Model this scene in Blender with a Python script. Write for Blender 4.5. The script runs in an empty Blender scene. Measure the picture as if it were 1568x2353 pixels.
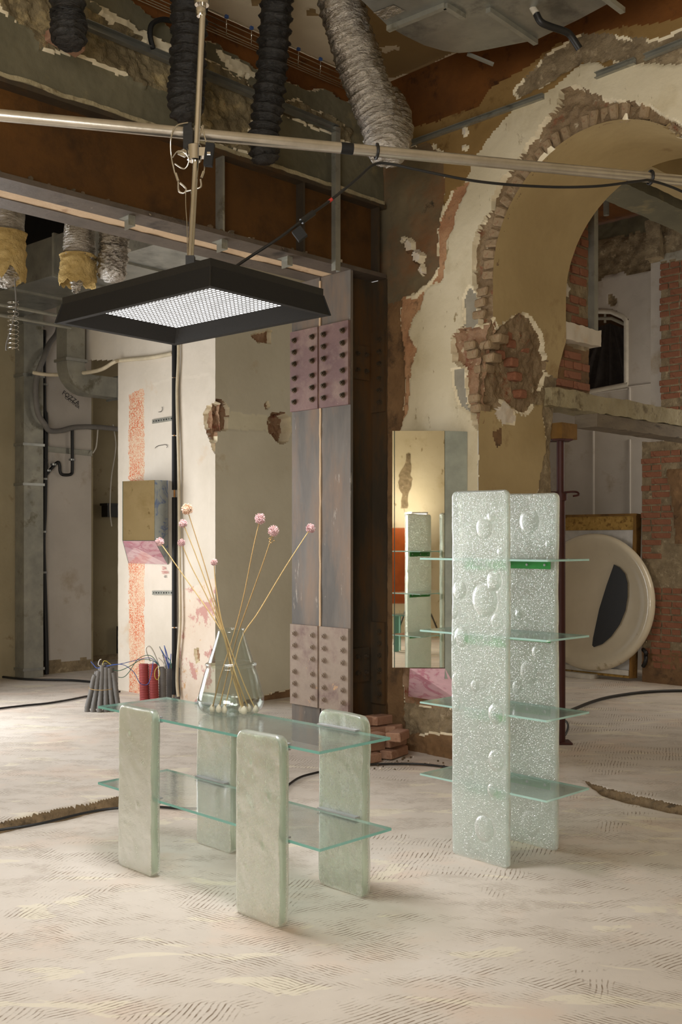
import bpy, bmesh, math, random
import numpy as np
from mathutils import Vector, Matrix

# ------------------------------------------------------------------ camera
FPX, HOR, CX, EYE = 2370.0, 1243.0, 784.0, 1.5      # focal length (px), horizon row, centre column, eye height (m)
SC = bpy.context.scene
COL = SC.collection
cam_d = bpy.data.cameras.new('camera'); cam = bpy.data.objects.new('camera', cam_d); COL.objects.link(cam)
cam.location = (0, 0, EYE); cam.rotation_euler = (math.pi/2, 0, 0)
cam_d.sensor_fit = 'HORIZONTAL'; cam_d.sensor_width = 36; cam_d.lens = 36*FPX/1568
cam_d.shift_y = (HOR-1176.5)/1568
cam_d.clip_start = .05; cam_d.clip_end = 60
SC.camera = cam

# ------------------------------------------------------------------ light
SC.view_settings.view_transform = 'Standard'; SC.view_settings.look = 'None'
SC.view_settings.gamma = 1; SC.view_settings.use_curve_mapping = False
SC.view_settings.exposure = 0.27
w = bpy.data.worlds.new('world'); SC.world = w; w.use_nodes = True
w.node_tree.nodes['Background'].inputs[0].default_value = (1.0, .96, .90, 1)
w.node_tree.nodes['Background'].inputs[1].default_value = .30

def area(name, loc, target, sx, sy, power, col):
    d = bpy.data.lights.new(name, 'AREA'); d.shape = 'RECTANGLE'; d.size = sx; d.size_y = sy
    d.energy = power; d.color = col
    o = bpy.data.objects.new(name, d); COL.objects.link(o); o.location = loc
    o.rotation_euler = (Vector(target)-Vector(loc)).to_track_quat('-Z', 'Y').to_euler()
    return o
# soft daylight from the left and behind the camera; its windows are unseen, added
area('daylight_left', (-4.15, 8.2, 1.6), (-.8, 7.0, .5), 2.7, 2.1, 115, (.96, .98, 1.0))
area('daylight_rear', (-1.4, -1.75, 1.7), (.2, 6, 1.0), 3.0, 1.5, 175, (1.0, .97, .92))
# unseen area light added to brighten the room behind the arch
area('fill_back_room', (4.6, 9.6, 2.6), (2.2, 11.2, 1.6), 1.6, 1.6, 30, (1.0, .92, .80))

# ------------------------------------------------------------------ layout helpers
def U(x, y): n = math.hypot(x, y); return np.array([x/n, y/n])
DA = U(-.985, 1)            # room axis receding to the left
DB = U(1, .985)             # room axis receding to the right
def at(x, y, Y):            # point of the line of sight through a pixel at depth Y
    return np.array([(x-CX)*Y/FPX, Y, EYE+(HOR-y)*Y/FPX])
def fl(x, y, z=0.):         # point at height z
    return at(x, y, (EYE-z)*FPX/(y-HOR))
def vp(x, y, P, d):         # point on the vertical plane through P along d
    r = (x-CX)/FPX
    s = (P[0]-r*P[1])/(r*d[1]-d[0]); return at(x, y, P[1]+s*d[1])
def proj(P):
    P = np.asarray(P); Y = np.maximum(P[..., 1], .05)
    return CX+FPX*P[..., 0]/Y, HOR-FPX*(P[..., 2]-EYE)/Y
def pl(P, d, s, z, off=0., n=None):
    q = np.array(P[:2])+np.array(d)*s
    if n is not None: q = q+np.array(n)*off
    return np.array([q[0], q[1], z])

# ------------------------------------------------------------------ noise
_rs = np.random.RandomState(7); _T = _rs.rand(256, 256)
def vnoise(x, y, seed=0):
    x = np.asarray(x)+seed*17.31; y = np.asarray(y)+seed*9.77
    xi = np.floor(x).astype(int); yi = np.floor(y).astype(int); fx = x-xi; fy = y-yi
    fx = fx*fx*(3-2*fx); fy = fy*fy*(3-2*fy)
    a = _T[xi & 255, yi & 255]; b = _T[(xi+1) & 255, yi & 255]; c = _T[xi & 255, (yi+1) & 255]; d = _T[(xi+1) & 255, (yi+1) & 255]
    return (a*(1-fx)+b*fx)*(1-fy)+(c*(1-fx)+d*fx)*fy
def fbm(x, y, oct=4, seed=0):
    t = 0; a = .5; n = 0
    for k in range(oct):
        t = t+a*vnoise(x*2**k, y*2**k, seed+k*3); n += a; a *= .5
    return t/n*2-1

# ------------------------------------------------------------------ materials
def lin(c):
    return tuple((v/12.92 if v <= .04045 else ((v+.055)/1.055)**2.4) for v in (x/255 for x in c))+(1,)
MATS = {}
def new_mat(name):
    m = bpy.data.materials.new(name); m.use_nodes = True; MATS[name] = m
    nt = m.node_tree; b = nt.nodes['Principled BSDF']; return m, nt, b
def _n(nt, t, **kw):
    n = nt.nodes.new(t)
    for k, v in kw.items(): setattr(n, k, v)
    return n
def coords(nt, scale=(1, 1, 1), rot=(0, 0, 0)):
    tc = _n(nt, 'ShaderNodeTexCoord'); mp = _n(nt, 'ShaderNodeMapping')
    mp.inputs['Scale'].default_value = scale; mp.inputs['Rotation'].default_value = rot
    nt.links.new(tc.outputs['Object'], mp.inputs[0]); return mp.outputs[0]
def noise(nt, co, scale, detail=5, rough=.6, dist=0):
    n = _n(nt, 'ShaderNodeTexNoise'); n.inputs['Scale'].default_value = scale; n.inputs['Detail'].default_value = detail
    n.inputs['Roughness'].default_value = rough; n.inputs['Distortion'].default_value = dist
    nt.links.new(co, n.inputs['Vector']); return n.outputs['Fac']
def ramp(nt, fac, stops):
    r = _n(nt, 'ShaderNodeValToRGB'); e = r.color_ramp.elements
    while len(e) < len(stops): e.new(.5)
    for el, (p, c) in zip(e, stops): el.position = p; el.color = c if len(c) == 4 else lin(c)
    nt.links.new(fac, r.inputs[0]); return r.outputs[0]
def mixc(nt, fac, a, b, mode='MIX'):
    m = _n(nt, 'ShaderNodeMix', data_type='RGBA', blend_type=mode)
    for s, v in ((m.inputs['Factor'], fac), (m.inputs[6], a), (m.inputs[7], b)):
        if isinstance(v, (int, float)): s.default_value = v
        elif isinstance(v, tuple): s.default_value = v
        else: nt.links.new(v, s)
    return m.outputs[2]
def bump(nt, b, h, strength, dist=.01):
    n = _n(nt, 'ShaderNodeBump'); n.inputs['Strength'].default_value = strength; n.inputs['Distance'].default_value = dist
    nt.links.new(h, n.inputs['Height']); nt.links.new(n.outputs[0], b.inputs['Normal']); return n
BW = lambda v: (v, v, v, 1)
def grunge(name, c1, c2, sc=2.5, c3=None, t3=.6, sc3=5., w3=.06, rough=.85, metal=0., bs=.4, bsc=30, bd=.006, vec=(1, 1, 1), c4=None, t4=.66, sc4=14., vec4=(1, 1, 1), sp=.4):
    """two base tones, optional sharp patches (c3) and specks or streaks (c4), fine relief"""
    m, nt, b = new_mat(name); co = coords(nt, vec)
    col = ramp(nt, noise(nt, co, sc, 6), [(.33, c1), (.67, c2)])
    if c3 is not None:
        f = ramp(nt, noise(nt, coords(nt, vec), sc3, 7, .65), [(t3-w3, BW(0)), (t3+w3, BW(1))]); col = mixc(nt, f, col, lin(c3))
    if c4 is not None:
        f = ramp(nt, noise(nt, coords(nt, vec4), sc4, 5, .7), [(t4-.03, BW(0)), (t4+.03, BW(1))]); col = mixc(nt, f, col, lin(c4))
    nt.links.new(col, b.inputs['Base Color']); b.inputs['Roughness'].default_value = rough; b.inputs['Metallic'].default_value = metal
    b.inputs['Specular IOR Level'].default_value = sp
    if bs: bump(nt, b, noise(nt, co, bsc, 6, .6), bs, bd)
    return m
def flat(name, c, rough=.6, metal=0., bs=0, bsc=60):
    m, nt, b = new_mat(name); b.inputs['Base Color'].default_value = lin(c); b.inputs['Roughness'].default_value = rough; b.inputs['Metallic'].default_value = metal
    co = coords(nt); col = ramp(nt, noise(nt, co, 9, 4), [(.3, tuple(int(v*.88) for v in c)), (.7, c)]); nt.links.new(col, b.inputs['Base Color'])
    if bs: bump(nt, b, noise(nt, co, bsc, 5), bs, .004)
    return m

grunge('cream', (206, 194, 164), (222, 211, 184), 1.2, c3=(190, 175, 140), t3=.62, sc3=1.9, w3=.10, bs=.35, c4=(150, 132, 96), t4=.665, sc4=16, vec4=(1, 1, .4))
grunge('tan_plaster', (170, 148, 106), (188, 166, 122), 1.3, c3=(146, 118, 80), t3=.68, sc3=2.2, bs=.2)
grunge('white_plaster', (206, 196, 180), (224, 214, 200), 1.1, c3=(205, 180, 150), t3=.66, sc3=1.8, bs=.2, c4=(140, 118, 96), t4=.74, sc4=16, vec4=(1, 1, .3))
grunge('shade_plaster', (196, 188, 166), (212, 205, 184), .9, c3=(184, 164, 128), t3=.68, sc3=2, bs=.25, c4=(120, 104, 80), t4=.75, sc4=20)
grunge('grey_white_plaster', (182, 174, 164), (200, 192, 182), 1.2, c3=(166, 150, 128), t3=.64, sc3=1.5, bs=.25, c4=(128, 112, 92), t4=.74, sc4=9)
grunge('dull_plaster', (138, 126, 98), (158, 146, 118), 1.0, c3=(122, 104, 74), t3=.66, bs=.3)
grunge('mortar', (122, 106, 82), (160, 142, 112), 9, c3=(182, 164, 134), t3=.62, sc3=16, bs=1, bsc=26, bd=.02)
grunge('rubble', (118, 96, 70), (160, 138, 108), 8, c3=(134, 76, 50), t3=.64, sc3=9, bs=1, bsc=22, bd=.025, c4=(196, 180, 152), t4=.66, sc4=13)
grunge('brick_rubble', (142, 106, 78), (172, 142, 114), 7, c3=(126, 68, 46), t3=.60, sc3=8, bs=1, bsc=24, bd=.02, c4=(206, 190, 160), t4=.64, sc4=15)
grunge('grey_plaster', (144, 138, 124), (168, 162, 146), 3, c3=(120, 110, 96), t3=.62, bs=.5)
grunge('old_plaster', (92, 84, 66), (122, 108, 82), 1.6, c3=(142, 88, 46), t3=.60, sc3=1.5, w3=.16, bs=.5, c4=(66, 58, 44), t4=.68, sc4=5)
grunge('pink_mortar', (170, 122, 88), (196, 156, 118), 4, c3=(120, 92, 68), t3=.62, sc3=9, bs=.9, bsc=30, bd=.015)
grunge('brown_plaster', (112, 84, 56), (140, 108, 74), 3, c3=(86, 66, 46), t3=.6, sc3=5, bs=.7, bd=.012)
grunge('rust_paint', (92, 54, 16), (116, 70, 22), 2.2, c3=(66, 38, 12), t3=.62, sc3=6, bs=.5, c4=(196, 172, 130), t4=.76, sc4=18)
grunge('brown_paint', (134, 106, 60), (152, 122, 74), 2, c3=(108, 80, 40), t3=.62, bs=.3)
grunge('cement', (92, 88, 70), (116, 110, 88), 1.4, c3=(136, 124, 92), t3=.63, sc3=2.6, bs=.5, c4=(148, 138, 108), t4=.70, sc4=9, vec4=(1, 1, .25))
grunge('rubble_grey', (104, 92, 68), (140, 126, 96), 6, c3=(166, 148, 108), t3=.58, sc3=8, bs=1, bsc=18, bd=.03, c4=(140, 70, 40), t4=.70, sc4=10)
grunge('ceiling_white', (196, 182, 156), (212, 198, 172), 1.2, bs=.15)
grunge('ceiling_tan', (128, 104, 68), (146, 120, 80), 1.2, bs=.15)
grunge('plaster_edge', (222, 208, 176), (240, 228, 200), 8, bs=.6)
grunge('floor_screed', (205, 192, 178), (226, 214, 201), 1.0, bs=0)
grunge('trench', (104, 86, 62), (136, 114, 84), 9, c3=(78, 64, 46), t3=.6, sc3=14, bs=1, bd=.02)
grunge('brick', (134, 86, 62), (158, 108, 82), 6, c3=(114, 66, 46), t3=.6, sc3=11, bs=.7, bsc=50, bd=.006, c4=(190, 166, 138), t4=.68, sc4=13)
grunge('brick_loose', (150, 112, 90), (174, 138, 114), 5, c3=(132, 90, 70), t3=.6, sc3=9, bs=.7, bsc=50, bd=.006, c4=(214, 196, 172), t4=.66, sc4=9)
grunge('steel', (84, 79, 74), (118, 110, 102), 4, c3=(132, 108, 88), t3=.58, sc3=4.5, w3=.12, rough=.6, metal=.12, bs=.25, vec=(1, 1, .25), c4=(168, 158, 146), t4=.66, sc4=11, vec4=(1, 1, .22))
grunge('steel_dark', (66, 58, 48), (90, 76, 58), 3, c3=(110, 74, 36), t3=.60, sc3=3, w3=.12, rough=.55, metal=.3, bs=.3, vec=(1, 1, .3), c4=(150, 138, 112), t4=.74, sc4=10, vec4=(1, 1, .2))
grunge('steel_rust', (84, 56, 26), (106, 70, 30), 2, c3=(62, 42, 22), t3=.58, sc3=3, w3=.12, rough=.6, metal=.25, bs=.4, c4=(160, 134, 96), t4=.73, sc4=8, vec4=(1, 1, .5))
grunge('primer_red', (112, 86, 86), (132, 104, 100), 3, c3=(150, 128, 116), t3=.6, sc3=5, w3=.12, rough=.65, bs=.4, c4=(196, 182, 166), t4=.70, sc4=12)
grunge('primer_pale', (142, 126, 114), (168, 152, 136), 5, c3=(124, 102, 96), t3=.57, sc3=5, w3=.1, rough=.7, bs=.4, c4=(196, 156, 116), t4=.68, sc4=9)
grunge('flange_mix', (84, 75, 66), (112, 99, 88), 5, c3=(62, 54, 48), t3=.58, sc3=5, rough=.6, metal=.2, bs=.5, c4=(188, 170, 148), t4=.70, sc4=12, vec=(.6, .6, 1))
grunge('pale_mortar', (196, 166, 132), (216, 190, 158), 3, c3=(160, 124, 92), t3=.64, sc3=6, bs=.7)
grunge('concrete', (150, 138, 108), (176, 164, 132), 4, c3=(116, 102, 74), t3=.60, sc3=8, bs=.9, bsc=24, bd=.015)
grunge('wood_grey', (104, 92, 76), (132, 118, 98), 3, c3=(76, 64, 50), t3=.60, sc3=6, bs=.6, vec=(1, 1, 4))
grunge('wood_brown', (108, 78, 36), (140, 104, 52), 4, c3=(82, 58, 28), t3=.6, bs=.4)
grunge('osb', (150, 118, 58), (184, 148, 80), 12, c3=(120, 88, 40), t3=.58, sc3=22, bs=.5)
flat('white_board', (226, 222, 218), .5)
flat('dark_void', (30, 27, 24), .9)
flat('prop_red', (74, 34, 30), .55, .1)
flat('black_plastic', (26, 25, 25), .45, 0, .2)
flat('black_matte', (11, 11, 12), .7, 0, .2)
flat('rubber_grey', (124, 120, 114), .7, 0, .3)
flat('white_pvc', (216, 208, 192), .5, 0, .2)
flat('cream_pipe', (214, 200, 172), .55, 0, .3)
grunge('galvanised', (150, 152, 150), (176, 178, 174), 5, c3=(128, 130, 128), t3=.6, sc3=3, rough=.38, metal=.85, bs=.12, bsc=4, bd=.02)
grunge('galvanised_dull', (140, 140, 132), (172, 170, 158), 4, c3=(120, 116, 100), t3=.62, sc3=5, rough=.5, metal=.6, bs=.2, bsc=8, bd=.01)

# ------------------------------------------------------------------ mesh helpers
OFF = {}
def Z3(v): return np.array([0., 0., 1.])*v
EZ = np.array([0, 0, 1.]); EX = np.array([1., 0, 0]); EY = np.array([0, 1., 0])
A3 = np.array([DA[0], DA[1], 0.]); B3 = np.array([DB[0], DB[1], 0.])
class MB:
    def __init__(s): s.V = []; s.F = []; s.M = []; s.n = 0
    def add(s, v, f, m=0):
        v = np.asarray(v, float).reshape(-1, 3); s.V.append(v)
        for q in f: s.F.append(tuple(i+s.n for i in q))
        s.M += ([m]*len(f) if isinstance(m, int) else list(m)); s.n += len(v); return s
    def box(s, c, sx, sy, sz, ux=EX, uy=EY, uz=EZ, m=0):
        c = np.asarray(c, float); v = []
        for k in (-.5, .5):
            for j, i in ((-.5, -.5), (-.5, .5), (.5, .5), (.5, -.5)): v.append(c+ux*sx*i+uy*sy*j+uz*sz*k)
        return s.add(v, [(3, 2, 1, 0), (4, 5, 6, 7), (0, 1, 5, 4), (1, 2, 6, 5), (2, 3, 7, 6), (3, 0, 4, 7)], m)
    def prism(s, pts, vec, m=0):
        pts = np.asarray(pts, float); n = len(pts); v = np.vstack([pts, pts+np.asarray(vec)])
        f = [tuple(range(n))[::-1], tuple(range(n, 2*n))]+[(i, (i+1) % n, n+(i+1) % n, n+i) for i in range(n)]
        return s.add(v, f, m)
    def tube(s, path, r, n=10, m=0, caps=True, wob=None):
        P = np.asarray(path, float); k = len(P); r = np.broadcast_to(np.asarray(r, float), (k,))
        T = np.gradient(P, axis=0); T /= np.linalg.norm(T, axis=1)[:, None]+1e-12
        ref = EZ if abs(T[0][2]) < .9 else EX
        N = np.cross(T[0], ref); N /= np.linalg.norm(N); v = []
        ang = np.arange(n)*2*np.pi/n
        for i in range(k):
            N = N-T[i]*np.dot(N, T[i]); N /= np.linalg.norm(N); Bn = np.cross(T[i], N)
            rr = np.full(n, r[i])
            if wob is not None: rr = rr+wob(i, ang)
            v.append(P[i]+rr[:, None]*(np.cos(ang)[:, None]*N+np.sin(ang)[:, None]*Bn))
        f = []
        for i in range(k-1):
            for j in range(n): f.append((i*n+j, i*n+(j+1) % n, (i+1)*n+(j+1) % n, (i+1)*n+j))
        if caps: f.append(tuple(range(n))[::-1]); f.append(tuple((k-1)*n+j for j in range(n)))
        return s.add(np.vstack(v), f, m)
    def lathe(s, prof, c, n=32, m=0, axis=EZ, closed=False):
        axis = np.asarray(axis, float)/np.linalg.norm(axis)
        u = np.cross(axis, EX if abs(axis[0]) < .9 else EY); u /= np.linalg.norm(u); w = np.cross(axis, u)
        c = np.asarray(c, float); v = []; ang = np.arange(n)*2*np.pi/n
        for r, z in prof: v.append(c+axis*z+r*(np.cos(ang)[:, None]*u+np.sin(ang)[:, None]*w))
        k = len(prof); f = []
        for i in range(k-1):
            for j in range(n): f.append((i*n+j, i*n+(j+1) % n, (i+1)*n+(j+1) % n, (i+1)*n+j))
        if not closed:
            if prof[0][0] > 1e-5: f.append(tuple(range(n))[::-1])
            if prof[-1][0] > 1e-5: f.append(tuple((k-1)*n+j for j in range(n)))
        return s.add(np.vstack(v), f, m)
    def grid(s, P, m=0, keep=None, flip=False):
        a, b = P.shape[:2]; idx = np.arange(a*b).reshape(a, b)
        q = np.stack([idx[:-1, :-1], idx[1:, :-1], idx[1:, 1:], idx[:-1, 1:]], -1).reshape(-1, 4)
        if flip: q = q[:, ::-1]
        mm = np.broadcast_to(np.asarray(m), (a-1, b-1)).reshape(-1) if not np.isscalar(m) else np.full(len(q), m)
        if keep is not None: k = keep.reshape(-1); q = q[k]; mm = mm[k]
        return s.add(P.reshape(-1, 3), [tuple(int(i) for i in r) for r in q], [int(i) for i in mm])
    def build(s, name, mats, parent=None, smooth=None, origin='base', clean=False):
        if isinstance(mats, str): mats = [mats]
        V = np.vstack(s.V); me = bpy.data.meshes.new(name)
        if parent is not None: off = OFF[parent]
        elif origin == 'world': off = np.zeros(3)
        else: off = np.array([(V[:, 0].min()+V[:, 0].max())/2, (V[:, 1].min()+V[:, 1].max())/2, V[:, 2].min()])
        me.from_pydata((V-off).tolist(), [], s.F)
        for x in mats: me.materials.append(MATS[x])
        me.polygons.foreach_set('material_index', s.M)
        if clean:
            bm = bmesh.new(); bm.from_mesh(me); bmesh.ops.remove_doubles(bm, verts=bm.verts, dist=1e-5)
            bmesh.ops.delete(bm, geom=[v for v in bm.verts if not v.link_faces], context='VERTS'); bm.to_mesh(me); bm.free()
        if smooth is not None:
            me.polygons.foreach_set('use_smooth', [True]*len(me.polygons))
            if smooth < 179: me.set_sharp_from_angle(angle=math.radians(smooth))
        me.update()
        o = bpy.data.objects.new(name, me); COL.objects.link(o); OFF[o] = off
        if parent is not None: o.parent = parent
        else: o.location = off
        return o
def tag(o, label, cat, group=None):
    o['label'] = label; o['category'] = cat
    if group: o['group'] = group
    return o
def thing(name, label, cat, loc, group=None):
    o = bpy.data.objects.new(name, None); COL.objects.link(o); o.location = loc; OFF[o] = np.array(loc, float); o.empty_display_size = .1
    return tag(o, label, cat, group)
def struct(o): o['kind'] = 'structure'; return o
def inst(src, name, parent, M):          # a copy that shares the mesh, placed by matrix M in world space
    o = bpy.data.objects.new(name, src); COL.objects.link(o); o.parent = parent
    o.matrix_local = Matrix.Translation(-Vector(OFF[parent])) @ M; return o
def frame(o, ux, uy, uz):
    return Matrix(((ux[0], uy[0], uz[0], o[0]), (ux[1], uy[1], uz[1], o[1]), (ux[2], uy[2], uz[2], o[2]), (0, 0, 0, 1)))
def smooth_path(pts, n=40):
    P = np.asarray(pts, float); k = len(P)
    if k < 3:
        t = np.linspace(0, 1, n)[:, None]; return P[0]*(1-t)+P[-1]*t
    d = np.r_[0, np.cumsum(np.linalg.norm(np.diff(P, axis=0), axis=1)**.5)]; out = []
    for t in np.linspace(0, d[-1], n):
        i = min(max(np.searchsorted(d, t)-1, 0), k-2); u = (t-d[i])/(d[i+1]-d[i])
        p0 = P[max(i-1, 0)]; p1 = P[i]; p2 = P[i+1]; p3 = P[min(i+2, k-1)]
        out.append(.5*((2*p1)+(-p0+p2)*u+(2*p0-5*p1+4*p2-p3)*u*u+(-p0+3*p1-3*p2+p3)*u**3))
    return np.array(out)
def inside(px, py, poly):
    r = np.zeros(px.shape, bool); n = len(poly)
    for i in range(n):
        x1, y1 = poly[i]; x2, y2 = poly[(i+1) % n]
        if y1 == y2: continue
        c = ((y1 > py) != (y2 > py)) & (px < (x2-x1)*(py-y1)/(y2-y1)+x1); r ^= c
    return r
def relief(name, P, N, mats, zones, base=(0, 0., .002), keep=None, edge=None, warp=7., uv=None, thr=.008, seed=0, flip=False, parent=None, parent_kind=True, blur=0):
    """P: grid of points of a surface, N: its outward normals; zones of material, depth and roughness, outlines in the photograph's frame"""
    px, py = proj(P)
    if uv is None:
        Lx = np.cumsum(np.r_[0, np.linalg.norm(np.diff(P[:, 0], axis=0), axis=1)])[:, None]+0*P[..., 0]
        Ly = np.cumsum(np.r_[0, np.linalg.norm(np.diff(P[0], axis=0), axis=1)])[None, :]+0*P[..., 0]
    else: Lx, Ly = uv
    wx = px+warp*(fbm(Lx*7, Ly*7, 4, seed+1)*1.0+fbm(Lx*28, Ly*28, 2, seed+5)*.45)
    wy = py+warp*(fbm(Lx*7, Ly*7, 4, seed+2)*1.0+fbm(Lx*28, Ly*28, 2, seed+6)*.45)
    mi = np.full(px.shape, base[0]); dp = np.full(px.shape, float(base[1])); ro = np.full(px.shape, float(base[2]))
    for z in zones:
        k = inside(wx, wy, z[0]); mi[k] = z[1]; ro[k] = z[3]
        if len(z) > 4:                                     # sides that slope over z[4] px
            dist = np.full(px.shape, 1e9); n_ = len(z[0])
            for i in range(n_):
                a_ = np.array(z[0][i], float); e_ = np.array(z[0][(i+1) % n_], float)-a_; t_ = np.clip(((wx-a_[0])*e_[0]+(wy-a_[1])*e_[1])/(e_@e_), 0, 1)
                dist = np.minimum(dist, np.hypot(wx-a_[0]-t_*e_[0], wy-a_[1]-t_*e_[1]))
            f_ = np.clip(dist/z[4], 0, 1); dp[k] = (z[2]*f_)[k]; ro[k] = (z[3]*f_)[k]
        else: dp[k] = z[2]
    d = dp+ro*(fbm(Lx*9, Ly*9, 4, seed+3)+.5*fbm(Lx*30, Ly*30, 2, seed+4))
    for _ in range(blur):
        e_ = np.pad(d, 1, mode='edge'); d = (e_[1:-1, 1:-1]*2+e_[:-2, 1:-1]+e_[2:, 1:-1]+e_[1:-1, :-2]+e_[1:-1, 2:])/6
    Q = P+N*d[..., None]
    fm = mi[:-1, :-1].copy()
    if edge is not None:
        dd = np.stack([d[:-1, :-1], d[1:, :-1], d[1:, 1:], d[:-1, 1:]]); zz = np.stack([mi[:-1, :-1], mi[1:, :-1], mi[1:, 1:], mi[:-1, 1:]])
        e = ((dd.max(0)-dd.min(0)) > thr) & (zz.max(0) != zz.min(0)) & (vnoise(Lx[:-1, :-1]*9, Ly[:-1, :-1]*9, seed+9) > .38)
        fm[e] = edge
    b = MB(); b.grid(Q, fm, keep, flip)
    o = b.build(name, mats, parent, smooth=50, origin='world', clean=keep is not None)
    if parent is None and parent_kind: struct(o)
    return o
def plane_grid(P0, d, s0, s1, z0, z1, res):
    s = np.arange(s0, s1+res*.5, res); z = np.arange(z0, z1+res*.5, res)
    S, ZZ = np.meshgrid(s, z, indexing='ij')
    P = np.stack([P0[0]+d[0]*S, P0[1]+d[1]*S, ZZ], -1); return P, S, ZZ

# ------------------------------------------------------------------ floor
def floor_material():
    m = MATS['floor_screed']; nt = m.node_tree; nt.nodes.clear()
    out = _n(nt, 'ShaderNodeOutputMaterial'); b = _n(nt, 'ShaderNodeBsdfPrincipled'); nt.links.new(b.outputs[0], out.inputs[0])
    co = coords(nt)
    col = ramp(nt, noise(nt, co, .8, 6), [(.3, (192, 182, 170)), (.5, (208, 198, 186)), (.7, (220, 212, 203))])
    pk = ramp(nt, noise(nt, co, 1.7, 5), [(.52, BW(0)), (.68, BW(1))]); col = mixc(nt, pk, col, lin((212, 194, 178)))
    pat = ramp(nt, noise(nt, coords(nt, (1.5, 3.6, 1), (0, 0, .35)), 1.5, 4, .5, .6), [(.60, BW(0)), (.625, BW(1))])
    col = mixc(nt, mixc(nt, .6, BW(0), pat), col, lin((226, 217, 194)))
    # trowel grooves: bent combs, each field with its own direction
    def comb(rot, sc, seedx):
        mp = coords(nt, (1, 1, 1), (0, 0, rot)); w_ = _n(nt, 'ShaderNodeTexWave', wave_type='BANDS', bands_direction='X')
        w_.inputs['Scale'].default_value = sc; w_.inputs['Distortion'].default_value = 4; w_.inputs['Detail'].default_value = 1.5; w_.inputs['Detail Scale'].default_value = .55
        nt.links.new(mp, w_.inputs['Vector']); return ramp(nt, w_.outputs['Fac'], [(.0, BW(0)), (.30, BW(1))])
    g1 = comb(.95, 17, 0); g2 = comb(2.2, 19, 3); g3 = comb(.3, 15, 5)
    sel = ramp(nt, noise(nt, co, 1.3, 2), [(.49, BW(0)), (.51, BW(1))]); sel2 = ramp(nt, noise(nt, coords(nt, (1, 1, 1), (0, 0, 1)), 1.1, 2), [(.55, BW(0)), (.57, BW(1))])
    g = mixc(nt, sel2, mixc(nt, sel, g1, g2), g3)
    mask = ramp(nt, noise(nt, coords(nt, (1, 2.2, 1), (0, 0, .5)), 3.2, 6, .65), [(.47, BW(0)), (.58, BW(1))])
    groove = mixc(nt, mask, BW(1), g)                      # 0 in a groove
    brk = ramp(nt, noise(nt, co, 26, 3), [(.46, BW(0)), (.68, BW(1))])
    groove = mixc(nt, brk, groove, BW(1))
    dirt = ramp(nt, noise(nt, co, 34, 6, .7), [(.24, BW(.66)), (.38, BW(1))])
    col = mixc(nt, 1.0, col, dirt, 'MULTIPLY')
    col = mixc(nt, groove, lin((132, 114, 94)), col)
    nt.links.new(col, b.inputs['Base Color']); b.inputs['Roughness'].default_value = .78; b.inputs['Specular IOR Level'].default_value = .35
    h = mixc(nt, .18, groove, noise(nt, co, 40, 6)); bump(nt, b, h, .5, .006)
floor_material()
ys = np.concatenate([np.arange(-1.9, 3, .3), np.arange(3, 5.1, .03), np.arange(5.1, 6.5, .0125), np.arange(6.5, 7, .03), np.arange(7, 13.6, .06)]); xs = np.concatenate([np.arange(-4.3, -2.2, .05), np.arange(-2.2, -.85, .0125), np.arange(-.85, 1.4, .03), np.arange(1.4, 2.3, .0125), np.arange(2.3, 5.25, .05)])
XX, YY = np.meshgrid(xs, ys, indexing='ij')
G = np.stack([XX, YY, 0*XX], -1)
relief('floor', G, np.broadcast_to(EZ, G.shape), ['floor_screed', 'trench'],
       [([(-60, 1900), (0, 1886), (175, 1847), (285, 1826), (285, 1852), (150, 1882), (0, 1912), (-60, 1930)], 1, -.06, .014, 5.),
        ([(1340, 1794), (1400, 1812), (1500, 1834), (1620, 1862), (1620, 1882), (1500, 1858), (1390, 1828)], 1, -.05, .014, 5.)],
       base=(0, -.002, .0025), warp=3., uv=(XX, YY), thr=9, blur=2)

# ------------------------------------------------------------------ arch wall
A0 = np.array([.715, 7.18]); SA = -DA           # s runs to the right along the wall
CEIL = 4.86
s_l = -.65
P, S, ZZ = plane_grid(A0, SA, s_l, 2.9, -.03, CEIL, .0125)
AC_S, AC_Z, AC_R = 1.216, 3.26, .79
def jamb_s(z): return np.interp(z, [0, 2.28, 2.42, 2.75, 2.95, 3.3], [.304, .304, .33, .36, .426, .426])
def opening(s, z, g=0.):
    arc = ((s-AC_S)**2+(z-AC_Z)**2 < (AC_R+g)**2) & (z >= AC_Z)
    return arc | ((z < AC_Z) & (s > jamb_s(z)-g) & (s < AC_S+AC_R+.12))
sc, zc = (S[:-1, :-1]+.006), (ZZ[:-1, :-1]+.006)
keep = ~opening(sc, zc, .012*fbm(sc*12, zc*12, 3, 4)+.004) & ((sc > -.553) | (zc > 3.4))
WALLM = ['cream', 'rust_paint', 'brown_paint', 'mortar', 'old_plaster', 'pink_mortar', 'brown_plaster', 'rubble', 'grey_plaster', 'brick_rubble', 'plaster_edge', 'white_plaster', 'tan_plaster']
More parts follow.
